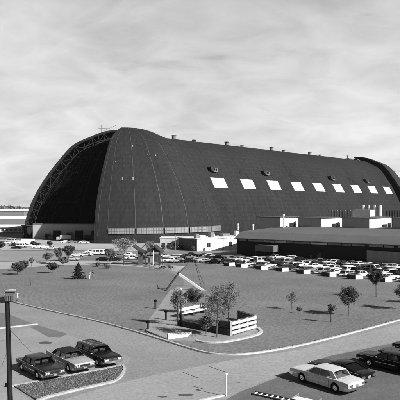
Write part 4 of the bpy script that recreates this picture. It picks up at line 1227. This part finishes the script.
for i,(px,py,k,c) in enumerate(((10.5,242.5,'van','light grey'),(14.5,246.3,'sedan','dark'),(18,243.3,'sedan','white'),(22,247.5,'van','white'),(29.5,247.2,'sedan','white'),(38,248.6,'sedan','white'),(44,248.6,'coupe','white'),(35,245.3,'sedan','dark'),(66,243.2,'sedan','white'),(72,243.3,'sedan','mid grey'),(5,244,'sedan','white'),(84,243.5,'sedan','white'),(17,248.8,'coupe','dark'),(52,249.6,'sedan','white'))):
    put('a',G(px,py),rr.choice((0.,PI))+rr.uniform(-.2,.2),k,c)
finish('a','on the apron in front of the hangar opening','vehicles on the apron')
t=make_truck('white'); place(t,G(26,246.0),PI+.1,'white box truck on the apron before the hangar','truck')
t=make_truck('dark'); place(t,G(92,241),0.05,'dark box truck parked at the hangar opening','truck')
t=make_truck('light grey'); t_=place(t,G(64,241.2),PI,'pale box truck parked by the partition wall','truck')
# the vehicle on the road behind the lamp head, and the ladder van at the bottom
v=make_car('sedan',paint('white',.8)); place(v,G(10.9,300.),rad(-69),'white car head-on on the road, half hidden behind the lamp head','car')
v=make_van('white',name='ladder_van',L=5.4)
hv=h2+PI*.0
xy=G(287,409); z0=zg(xy[1])
hl=rad(145); tp=G(254,393.5,2.3); ox,oy=3.25,.72; place(v,(tp[0]-(ox*math.cos(hl)-oy*math.sin(hl)),tp[1]-(ox*math.sin(hl)+oy*math.cos(hl))),hl,'white van with a ladder on its roof at the bottom edge','van')
vl=v.location.copy()
ld=MB()
a_=Vector((-2.4,.72,2.32)); b_=Vector((3.2,.72,2.32))
for yy_ in (.50,.94): ld.bar((-2.4,yy_,2.32),(3.3,yy_,2.32),.05,.09)

le=empty('ladder',vl,h2,'dark ladder lying on the roof of the white van','ladder')
le.rotation_euler=v.rotation_euler
ld.build('rails',M['dark'],le)
for i in range(17): x=-2.3+.34*i; MB().bar((x,.5,2.33),(x,.94,2.33),.06,.05).build('rung',M['white'],le)
rk=MB()
for x in (-1.8,-.2,1.2): rk.bar((x,-.85,2.24),(x,1.0,2.24),.05,.05); [rk.bar((x,s*.8,2.04),(x,s*.8,2.24),.04,.04) for s in (-1,1)]
rk.build('roof_rack',M['grey'],v)

# ------------------------------------------------------------------ pavilion
pv=G(151,265.0); sc_=pv[1]/F
pe=empty('picnic_pavilion',(pv[0],pv[1],zg(pv[1])),0,'open pavilion with two dark gabled roofs at the lawn edge','pavilion')
def zpx(y): return HC-(y-HZ)*pv[1]/F-zg(pv[1])
def gable(x0,xp,x1,ze0,zp,ze1,y0,y1,th,mt,nm):
    mb=MB()
    for (xa,za,xb,zb__) in ((x0,ze0,xp,zp),(xp,zp,x1,ze1)):
        d=Vector((xb-xa,0,zb__-za)).normalized(); n_=Vector((-d.z,0,d.x))
        if n_.z<0: n_=-n_
        p=[Vector((xa,y0,za)),Vector((xb,y0,zb__)),Vector((xb,y1,zb__)),Vector((xa,y1,za))]
        mb.add([v for v in p]+[v-n_*th for v in p],[(0,1,2,3),(7,6,5,4),(0,4,5,1),(1,5,6,2),(2,6,7,3),(3,7,4,0)])
    return mb.build(nm,mt,pe)
X=lambda px:(px-151)*sc_
gable(X(144.5),X(154.4),X(163),zpx(252.6),zpx(245.6),zpx(252.2),-1.0,6.5,.28,M['wood_dark'],'gable_roof')
gable(X(133),X(139.5),X(146.5),zpx(245.4),zpx(250.2),zpx(252.8),-.5,6,.35,M['wood_dark'],'wing_roof')
gable(X(138.5),X(143.2),X(148),zpx(250),zpx(245),zpx(250.3),6.6,9.5,.2,M['facroof'],'rear_roof')
m2=MB(); m2.add([(X(147.2),-.3,zpx(251.8)),(X(161.2),-.3,zpx(251.8)),(X(154.4),-.3,zpx(247.0)),(X(147.2),-.2,zpx(251.8)),(X(161.2),-.2,zpx(251.8)),(X(154.4),-.2,zpx(247.0))],[(0,1,2),(3,5,4),(0,3,4,1)])
m2.build('gable_truss',M['dark'],pe)
MB().box(X(138),0,-.2,X(142.6),1.2,zpx(251.5)).build('brick_pier',M['brick'],pe)
for px,mm,wd in ((153.6,'white',.22),(160,'dark',.3),(146,'dark',.25),(163,'dark',.15)):
    MB().box(X(px)-wd/2,-.5,-.2,X(px)+wd/2,-.5+wd,zpx(252 if px>160 else 250.5)).build('post',M[mm],pe)
MB().box(X(146.5),1.0,2.5,X(161),1.3,2.9).build('tie_beam',M['dark'],pe)
for px,a,b in ((157,254.5,262),(149,258.3,262.5)):
    MB().box(X(px)-1.0,.6,zpx(b),X(px)+1.0,.75,zpx(a)).build('notice_board',M['winband'],pe)
for i,(px,py) in enumerate(((149,265.5),(157,266.5),(167,268.3),(171,269.3),(163,268.8))):
    x,y=G(px,py); e=empty('picnic_table',(x,y,zg(y)),.3*i,['left picnic table under the pavilion roof','right picnic table under the pavilion roof','middle picnic table out in the open','right picnic table out in the open','left picnic table out in the open'][i],'picnic table','picnic tables by the pavilion')
    MB().box(-.95,-.38,.70,.95,.38,.76).build('tabletop',M['wood_dark'],e)
    for s in (-1,1): MB().box(-.95,s*.75-.13,.42,.95,s*.75+.13,.47).build('bench',M['wood_dark'],e)
    for s in (-1,1):
        m2=MB(); m2.bar((s*.65,-.7,0),(s*.65,.25,.72),.06,.09); m2.bar((s*.65,.7,0),(s*.65,-.25,.72),.06,.09); m2.bar((s*.65,-.8,.40),(s*.65,.8,.40),.06,.08); m2.build('trestle',M['wood_dark'],e)

# ------------------------------------------------------------------ memorial island
SH=.10
pl=PG([(144.5,331.5),(147.5,322),(152,316),(158,308),(165,298),(170,291),(178,287),(186,288.5),(192,291),(188,301),(180,312),(181,319),(196,326),(236,336),(254,330),(262,332),(258,335),(235,340.5),(215,343.5),(196,341.5),(190,341.5),(168,341.6),(150,336)])
sheet('plaza',pl,M['plaza'],.092,skirt=.02)
sheet('bed_soil',PG([(183,321),(205,314),(226,312),(251,325.5),(233,336.5),(200,332.5)]),M['ground'],.098)
sheet('path',strip_poly(smooth_line(PG([(112,263.5),(140,265.5),(160,268.5),(176,273),(186,279),(190,285),(184,290)]),2),1.7),M['path'],.084)
kerb('kerb',smooth_line(PG([(196,341.8),(206,344),(220,344),(240,340.8),(258,336),(262.5,332.6),(258,329)]),2),.35,.20,M['kerb'],.0)
# white wedge slab by the entrance
x,y=G(168,340.5); e=empty('white_slab',(x,y,zg(y)+.1),0,'bright white wedge-shaped slab at the plaza entrance by the kerb','slab')
p0=G(168,340.6); p1=G(168,335.8); p2=G(192,334.6); p3=G(188,337.8); 
m2=MB(); m2.prism([(q[0]-x,q[1]-y) for q in (p0,p3,p2,p1)],.0,.16); m2.build('slab',M['white'],e,bevel=.02)
m2=MB(); q0=G(146,332.5); q1=G(168,340.8); q2=G(168,336.5); q3=G(148,329)
m2.prism([(q[0]-q0[0],q[1]-q0[1]) for q in (q0,q1,q2,q3)],.03,.15); e=empty('pale_step',(q0[0],q0[1],zg(q0[1])+.1),0,'flat pale concrete step left of the bright white slab','step'); m2.build('step',M['concrete'],e,bevel=.02)
# bollards
for px,py,yt,l in ((155.4,309.2,300.2,'middle black bollard, farthest from the road'),(166,320.4,310.8,'rightmost black bollard beside the tall airy tree'),(148,331.3,321.5,'leftmost black bollard nearest the road kerb')):
    x,y=G(px,py); h=(py-yt)/F*y
    e=empty('bollard',(x,y,zg(y)+.1),0,l,'bollard','black bollards on the plaza')
    MB().tube([(0,0,-.1),(0,0,h*.78)],.13,12).build('shaft',M['dark'],e); MB().tube([(0,0,h*.78),(0,0,h*.82),(0,0,h*.97),(0,0,h)],[.17,.19,.17,.08],12).build('cap',M['black'],e)
# timber walled bed: sunlit wall coloured white, shaded walls coloured dark
def w3(px,py): x,y=G(px,py); return Vector((x,y,zg(y)+.1))
def plank_wall(name,a,b,h,nr,nb,mp_,mback,label,gaps=True):
    e=empty(name,a,0,label,'wall'); d=b-a; L_=d.length; n_=Vector((d.y,-d.x,0)).normalized()
    if n_.y>0: n_=-n_
    z=Vector((0,0,1))
    mb=MB(); q=Vector((0,0,0)); bk=-n_*.25
    mb.add([q+bk,d+bk,d+bk+z*h*.94,q+bk+z*h*.94,q+bk*1.8,d+bk*1.8,d+bk*1.8+z*h*.94,q+bk*1.8+z*h*.94],[(0,1,2,3),(7,6,5,4),(3,2,6,7),(0,3,7,4),(1,5,6,2)]); mb.build('backing',mback,e)
    for i in range(nr):
        zc=h*(i+.5)/nr; mb=MB(); mb.bar(z*zc,d+z*zc,.16,h/nr*(.62 if gaps else .92)); mb.build('rail',mp_,e,bevel=.01)
    for i in range(nb+1):
        p=d*(i/nb)-n_*.08; mb=MB(); mb.bar(p-z*.1,p+z*(h*1.0),.2,.2); mb.build('post',mp_,e)
    return e
WC=w3(231.5,336.5); WE=w3(256,329.5); WL=w3(179,326.5); WB=w3(236,317)
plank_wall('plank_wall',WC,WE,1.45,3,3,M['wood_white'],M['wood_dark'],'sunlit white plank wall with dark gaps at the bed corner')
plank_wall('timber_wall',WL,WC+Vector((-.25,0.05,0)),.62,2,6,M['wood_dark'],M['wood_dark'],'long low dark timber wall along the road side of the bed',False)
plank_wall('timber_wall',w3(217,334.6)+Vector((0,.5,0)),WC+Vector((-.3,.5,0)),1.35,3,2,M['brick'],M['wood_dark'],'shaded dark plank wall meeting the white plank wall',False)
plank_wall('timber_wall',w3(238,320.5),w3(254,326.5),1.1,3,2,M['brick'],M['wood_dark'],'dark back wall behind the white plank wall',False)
a=w3(180.5,318.6); b=w3(205,313.3)
d=b-a; e=empty('memorial_bench',a,math.atan2(d.y,d.x),'long white slab bench among the memorial trees','bench')
Lb=math.hypot(d.x,d.y); zt=b.z-a.z
m2=MB(); m2.add([(0,-.3,.42),(Lb,-.3,.42+zt),(Lb,.35,.42+zt),(0,.35,.42),(0,-.3,.62),(Lb,-.3,.62+zt),(Lb,.35,.62+zt),(0,.35,.62)],[(0,3,2,1),(4,5,6,7),(0,1,5,4),(1,2,6,5),(2,3,7,6),(3,0,4,7)]); m2.build('seat',M['weathered'],e,bevel=.02)
m2=MB(); m2.add([(0,.25,.70),(Lb,.25,.70+zt),(Lb,.36,.70+zt),(0,.36,.70),(0,.32,1.05),(Lb,.32,1.05+zt),(Lb,.42,1.05+zt),(0,.42,1.05)],[(0,3,2,1),(4,5,6,7),(0,1,5,4),(1,2,6,5),(2,3,7,6),(3,0,4,7)]); m2.build('backrest',M['weathered'],e,bevel=.02)
for f in (.06,.5,.94): MB().box(Lb*f-.2,-.2,-.2+zt*f,Lb*f+.2,.38,.72+zt*f).build('leg',M['wood_dark'],e)
# steel sculpture: beams leaning together
J=G(178.3,291.5); jy=J[1]
def at(px,py,Y): return Vector(((px-200)/F*Y,Y,HC-(py-HZ)*Y/F))
se=empty('steel_sculpture',(J[0],J[1],zg(J[1])),0,'leaning frame of white and dark steel beams on the lawn','sculpture')
o_=Vector(se.location)
f1=Vector((*G(204,291),0)); f1.z=zg(f1.y); f2=Vector((*G(165.5,291.2),0)); f2.z=zg(f2.y); f3=Vector((*G(201.5,287),0)); f3.z=zg(f3.y)
jn=at(178.6,273.6,(f1.y+f2.y)/2+1.2); ap=at(193.6,257.5,(f1.y+f3.y)/2+2.5)
m2=MB(); m2.bar(jn-o_,f1-o_,.34,.34); m2.build('white_beam',M['white'],se)
m2=MB(); m2.bar(jn-o_+Vector((.1,0,.25)),f2-o_,.24,.24); m2.build('dark_beam',M['dark'],se)
m2=MB(); m2.tube([ap-o_,jn-o_],.05,6); m2.tube([ap-o_,f3-o_],.05,6); m2.tube([ap-o_,Vector((f1.x+.2,f1.y+7,zg(f1.y+7)))-o_],.035,6); m2.build('thin_strut',M['truss'],se)
MB().box(f1.x-o_.x-.4,f1.y-o_.y-.4,-.1,f1.x-o_.x+.4,f1.y-o_.y+.4,f1.z-o_.z+.15).build('footing',M['concrete'],se)

# ------------------------------------------------------------------ poles in the foreground
Yp=24.0
x0=(11.6-200)/F*Yp; zg0=zg(Yp); top=at(7.2,294,Yp)
e=empty('flood_light_pole',(at(12.8,470,Yp).x,Yp,zg0),0,'dark wooden pole with a box floodlight at the left edge','lamp post')
b=Vector(e.location); d=top-b
MB().tube([(0,0,-.3),d*.5,d],[.112,.10,.092],14).build('pole',M['pole'],e)
m2=MB(); m2.box(d.x-.07,-.14,d.z-.30,d.x+.38,.14,d.z+.10); hd=m2.build('lamp_box',M['fascia'],e,bevel=.02)
MB().box(d.x-.05,-.165,d.z-.27,d.x+.36,-.145,d.z+.0).build('ribbed_face',M['grey'],hd)
MB().box(d.x-.09,-.17,d.z+.105,d.x+.40,.17,d.z+.13).build('lid',M['fascia'],hd)
m2=MB()
for i in range(5): m2.box(d.x-.03+.075*i,-.18,d.z-.25,d.x-.005+.075*i,-.168,d.z-.04)
m2.build('rib',M['dark'],hd)
m2=MB(); m2.bar((d.x-.6,0,d.z-.36),(d.x+.1,0,d.z-.34),.05,.05); m2.build('cross_arm',M['dark'],e)
m2=MB(); m2.tube([d*.96+Vector((.10,-.08,0)),d*.75+Vector((.14,-.1,0)),d*.45+Vector((.15,-.1,0))],.012,5); m2.build('cable',M['black'],e)
x,y=G(226.2,396.5); h=(396.5-374.6)/F*y
e=empty('marker_post',(x,y,zg(y)),0,'thin white post with a flat cap at the kerb corner','post')
MB().tube([(0,0,-.1),(0,0,h)],[.045,.035],8).build('shaft',M['white'],e); MB().tube([(0,0,h),(0,0,h+.05),(0,0,h+.10)],[.10,.12,.05],10).build('cap',M['white'],e)
# thin lamp post in the plaza and small signs
for px,py,yt,l,mm in ((181,327,291,'slim pale lamp post beside the tall airy tree','truss'),):
    x,y=G(px,py); h=(py-yt)/F*y
    e=empty('lamp_post',(x,y,zg(y)+.1),0,l,'lamp post'); MB().tube([(0,0,-.1),(0,0,h)],[.06,.045],8).build('pole',M[mm],e); MB().tube([(0,0,h),(0,0,h+.18)],[.12,.16],10).build('lamp_head',M['white'],e)
    MB().tube([(0,0,-.1),(0,0,1.2)],.11,10).build('base_sleeve',M['black'],e)
x,y=G(6.2,387); e=empty('stub_post',(x,y,zg(y)),0,'short black stub at the kerb left of the wooden pole','post'); MB().tube([(0,0,-.1),(0,0,.28)],.07,8).build('stub',M['black'],e)

# ------------------------------------------------------------------ two people on the left lawn
def skinned(name,verts,edges,rads,m,parent,sub=1):
    me=bpy.data.meshes.new(name); me.from_pydata(verts,edges,[]); o=bpy.data.objects.new(name,me); COL.objects.link(o); o.parent=parent; me.materials.append(m)
    o.modifiers.new('skin','SKIN'); me.skin_vertices  # layer comes with the modifier
    for i,r in enumerate(rads):
        me.skin_vertices[0].data[i].radius=(r,r) if not hasattr(r,'__len__') else r
    me.skin_vertices[0].data[0].use_root=True
    s=o.modifiers.new('sub','SUBSURF'); s.levels=sub; s.render_levels=sub+1
    return o
def person(px,py,rz,label,top,legs,bend=0.):
    x,y=G(px,py); e=empty('person',(x,y,zg(y)+.09),rz,label,'person')
    V=[(0,0,.95),(0,0,1.15),(0,0,1.38),(0,0,1.50),(.01,0,1.58),(.02,0,1.68),
       (0,.19,1.42),(.03,.25,1.14),(.14,.22,.92),(.2,.21,.84), (0,-.19,1.42),(-.03,-.25,1.14),(.08,-.25,.92),(.12,-.25,.83),
       (0,.10,.90),(.05,.11,.50),(.0,.12,.09),(.14,.13,.04), (0,-.10,.90),(-.03,-.11,.50),(-.10,-.12,.09),(.04,-.13,.04)]
    V=[(v[0]+bend*max(0,v[2]-.95),v[1],v[2]-bend*.3*max(0,v[2]-.95)) for v in V]
    E=[(0,1),(1,2),(2,3),(3,4),(4,5),(2,6),(6,7),(7,8),(8,9),(2,10),(10,11),(11,12),(12,13),(0,14),(14,15),(15,16),(16,17),(0,18),(18,19),(19,20),(20,21)]
    rd=[.14,.13,.15,.06,.08,.105,.06,.045,.033,.04,.06,.045,.033,.04,.09,.06,.042,.04,.09,.06,.042,.04]
    bd_=skinned('body',V,E,rd,M['skin'],e)
    k=[0,1,2,6,7,10,11]; ix={a:i for i,a in enumerate(k)}
    skinned('shirt',[V[i] for i in k],[(ix[a],ix[b]) for a,b in E if a in ix and b in ix],[rd[i]+.02 for i in k],top,e)
    k=[0,14,15,16,18,19,20]; ix={a:i for i,a in enumerate(k)}
    skinned('trousers',[V[i] for i in k],[(ix[a],ix[b]) for a,b in E if a in ix and b in ix],[rd[i]+.02 for i in k],legs,e)
    hv=Vector(V[5])+Vector((-.02,0,.05)); m2=MB(); m2.tube([hv-Vector((0,0,.06)),hv,hv+Vector((0,0,.06)),hv+Vector((0,0,.085))],[.112,.115,.085,.03],10); m2.build('hair',M['hair'],e)
    return e
person(89.6,279.6,.4,'person in white shirt and pale trousers standing beside the pine',M['cloth_w'],M['cloth_w'],.1)
person(93.2,279.2,2.9,'person in dark clothes beside the one in white',M['cloth_d'],M['cloth_g'],.2)

# ------------------------------------------------------------------ air
hz=MB().box(-2700,-80,-2.,2700,4200,82).build('haze',M['white'])
hm=bpy.data.materials.new('haze air'); hm.use_nodes=True; nt=hm.node_tree; nt.nodes.clear()
out=nt.nodes.new('ShaderNodeOutputMaterial'); pv_=nt.nodes.new('ShaderNodeVolumePrincipled'); pv_.inputs['Density'].default_value=.00003; pv_.inputs['Color'].default_value=(.92,.92,.92,1); pv_.inputs['Anisotropy'].default_value=.1
nt.links.new(pv_.outputs[0],out.inputs['Volume']); hz.data.materials[0]=hm; hz['kind']='stuff'; tag(hz,'thin pale haze over the airfield','haze')

# ------------------------------------------------------------------ light
SA=math.atan2(-.57,.82); EL=rad(33)
sd=bpy.data.lights.new('sun','SUN'); sd.energy=5.0; sd.angle=rad(.53); sd.color=(1,1,1)
so=bpy.data.objects.new('sun',sd); COL.objects.link(so)
dirv=Vector((math.cos(SA)*math.cos(EL),math.sin(SA)*math.cos(EL),math.sin(EL)))
so.rotation_euler=dirv.to_track_quat('Z','Y').to_euler(); so.location=(60,-40,60)
wd=bpy.data.worlds.new('World'); sc.world=wd; wd.use_nodes=True; nt=wd.node_tree; N=nt.nodes; L=nt.links; N.clear()
ow=N.new('ShaderNodeOutputWorld'); bg=N.new('ShaderNodeBackground'); L.new(bg.outputs[0],ow.inputs[0])
sky=N.new('ShaderNodeTexSky'); sky.sky_type='NISHITA'; sky.sun_disc=False; sky.sun_elevation=EL; sky.sun_rotation=rad(90)-SA
bw=N.new('ShaderNodeRGBToBW'); L.new(sky.outputs[0],bw.inputs[0])
tc=N.new('ShaderNodeTexCoord'); sx=N.new('ShaderNodeSeparateXYZ'); L.new(tc.outputs['Generated'],sx.inputs[0])
def math_(op,a,b=None,c=None):
    m=N.new('ShaderNodeMath'); m.operation=op
    for i,v in enumerate((a,b,c)):
        if v is None: continue
        if isinstance(v,(int,float)): m.inputs[i].default_value=v
        else: L.new(v,m.inputs[i])
    return m.outputs[0]
# thin high cloud on a plane overhead: direction divided by its height
zc=math_('MAXIMUM',sx.outputs[2],.0); zz=math_('ADD',zc,.42)
cx=math_('DIVIDE',sx.outputs[0],zz); cy=math_('DIVIDE',sx.outputs[1],zz)
cb=N.new('ShaderNodeCombineXYZ'); L.new(cx,cb.inputs[0]); L.new(cy,cb.inputs[1])
def cloudn(scale,st,rot,det,w):
    mp=N.new('ShaderNodeMapping'); mp.inputs['Rotation'].default_value=(0,0,rad(rot)); mp.inputs['Scale'].default_value=st; L.new(cb.outputs[0],mp.inputs[0])
    n=N.new('ShaderNodeTexNoise'); n.inputs['Scale'].default_value=scale; n.inputs['Detail'].default_value=det; n.inputs['Roughness'].default_value=.55; n.inputs['Distortion'].default_value=.6
    L.new(mp.outputs[0],n.inputs['Vector']); return math_('MULTIPLY',math_('SUBTRACT',n.outputs[0],.5),w)
c1_=cloudn(1.7,(1,1.25,1),40,6,.8); c2_=cloudn(6.,(1,1.5,1),35,9,.75)
c3_=cloudn(2.3,(.9,1.7,1),-38,6,1.)
brk=N.new('ShaderNodeMapRange'); brk.interpolation_type='SMOOTHSTEP'; brk.inputs[1].default_value=.10; brk.inputs[2].default_value=.24; brk.inputs[3].default_value=0; brk.inputs[4].default_value=-.28; L.new(c3_,brk.inputs[0])
cs=math_('ADD',math_('ADD',math_('ADD',c1_,c2_),.53),brk.outputs[0])
cm=N.new('ShaderNodeMapRange'); cm.inputs[1].default_value=.25; cm.inputs[2].default_value=.75; L.new(cs,cm.inputs[0])
# cloud brightness falls away from the horizon towards the zenith
zr=N.new('ShaderNodeValToRGB'); L.new(zc,zr.inputs[0]); el=zr.color_ramp.elements
el[0].position=0.; el[0].color=(.56,.56,.56,1); el[1].position=1.; el[1].color=(.035,.035,.035,1)
for p,v in ((.15,.54),(.33,.46),(.42,.20),(.55,.06)):
    q=el.new(p); q.color=(v,v,v,1)
bri=N.new('ShaderNodeMapRange'); bri.inputs[3].default_value=.70; bri.inputs[4].default_value=1.14; L.new(cm.outputs[0],bri.inputs[0])
beh=N.new('ShaderNodeMapRange'); beh.interpolation_type='SMOOTHSTEP'; beh.inputs[1].default_value=-.35; beh.inputs[2].default_value=.7; beh.inputs[3].default_value=.10; beh.inputs[4].default_value=1.; L.new(sx.outputs[1],beh.inputs[0])  # sky dimmed behind the camera, put in to weaken the fill light
cloud=math_('MULTIPLY',math_('MULTIPLY',zr.outputs[0],bri.outputs[0]),beh.outputs[0])
nsk=math_('MULTIPLY',bw.outputs[0],.05)
L.new(math_('ADD',math_('MULTIPLY',cloud,.99),math_('MULTIPLY',nsk,.25)),bg.inputs['Color']); bg.inputs['Strength'].default_value=1.

# ------------------------------------------------------------------ camera and picture
cd=bpy.data.cameras.new('camera'); co=bpy.data.objects.new('camera',cd); COL.objects.link(co); sc.camera=co
co.location=(0,0,HC); co.rotation_euler=(rad(90),0,0); cd.sensor_width=36; cd.lens=F/400*36; cd.shift_y=(HZ-200)/400
cd.clip_start=.5; cd.clip_end=12000
sc.render.resolution_x=1024; sc.render.resolution_y=1024
vs=sc.view_settings; vs.view_transform='Standard'; vs.look='None'; vs.gamma=1; vs.exposure=.4; vs.use_curve_mapping=False
sc.render.engine='CYCLES'
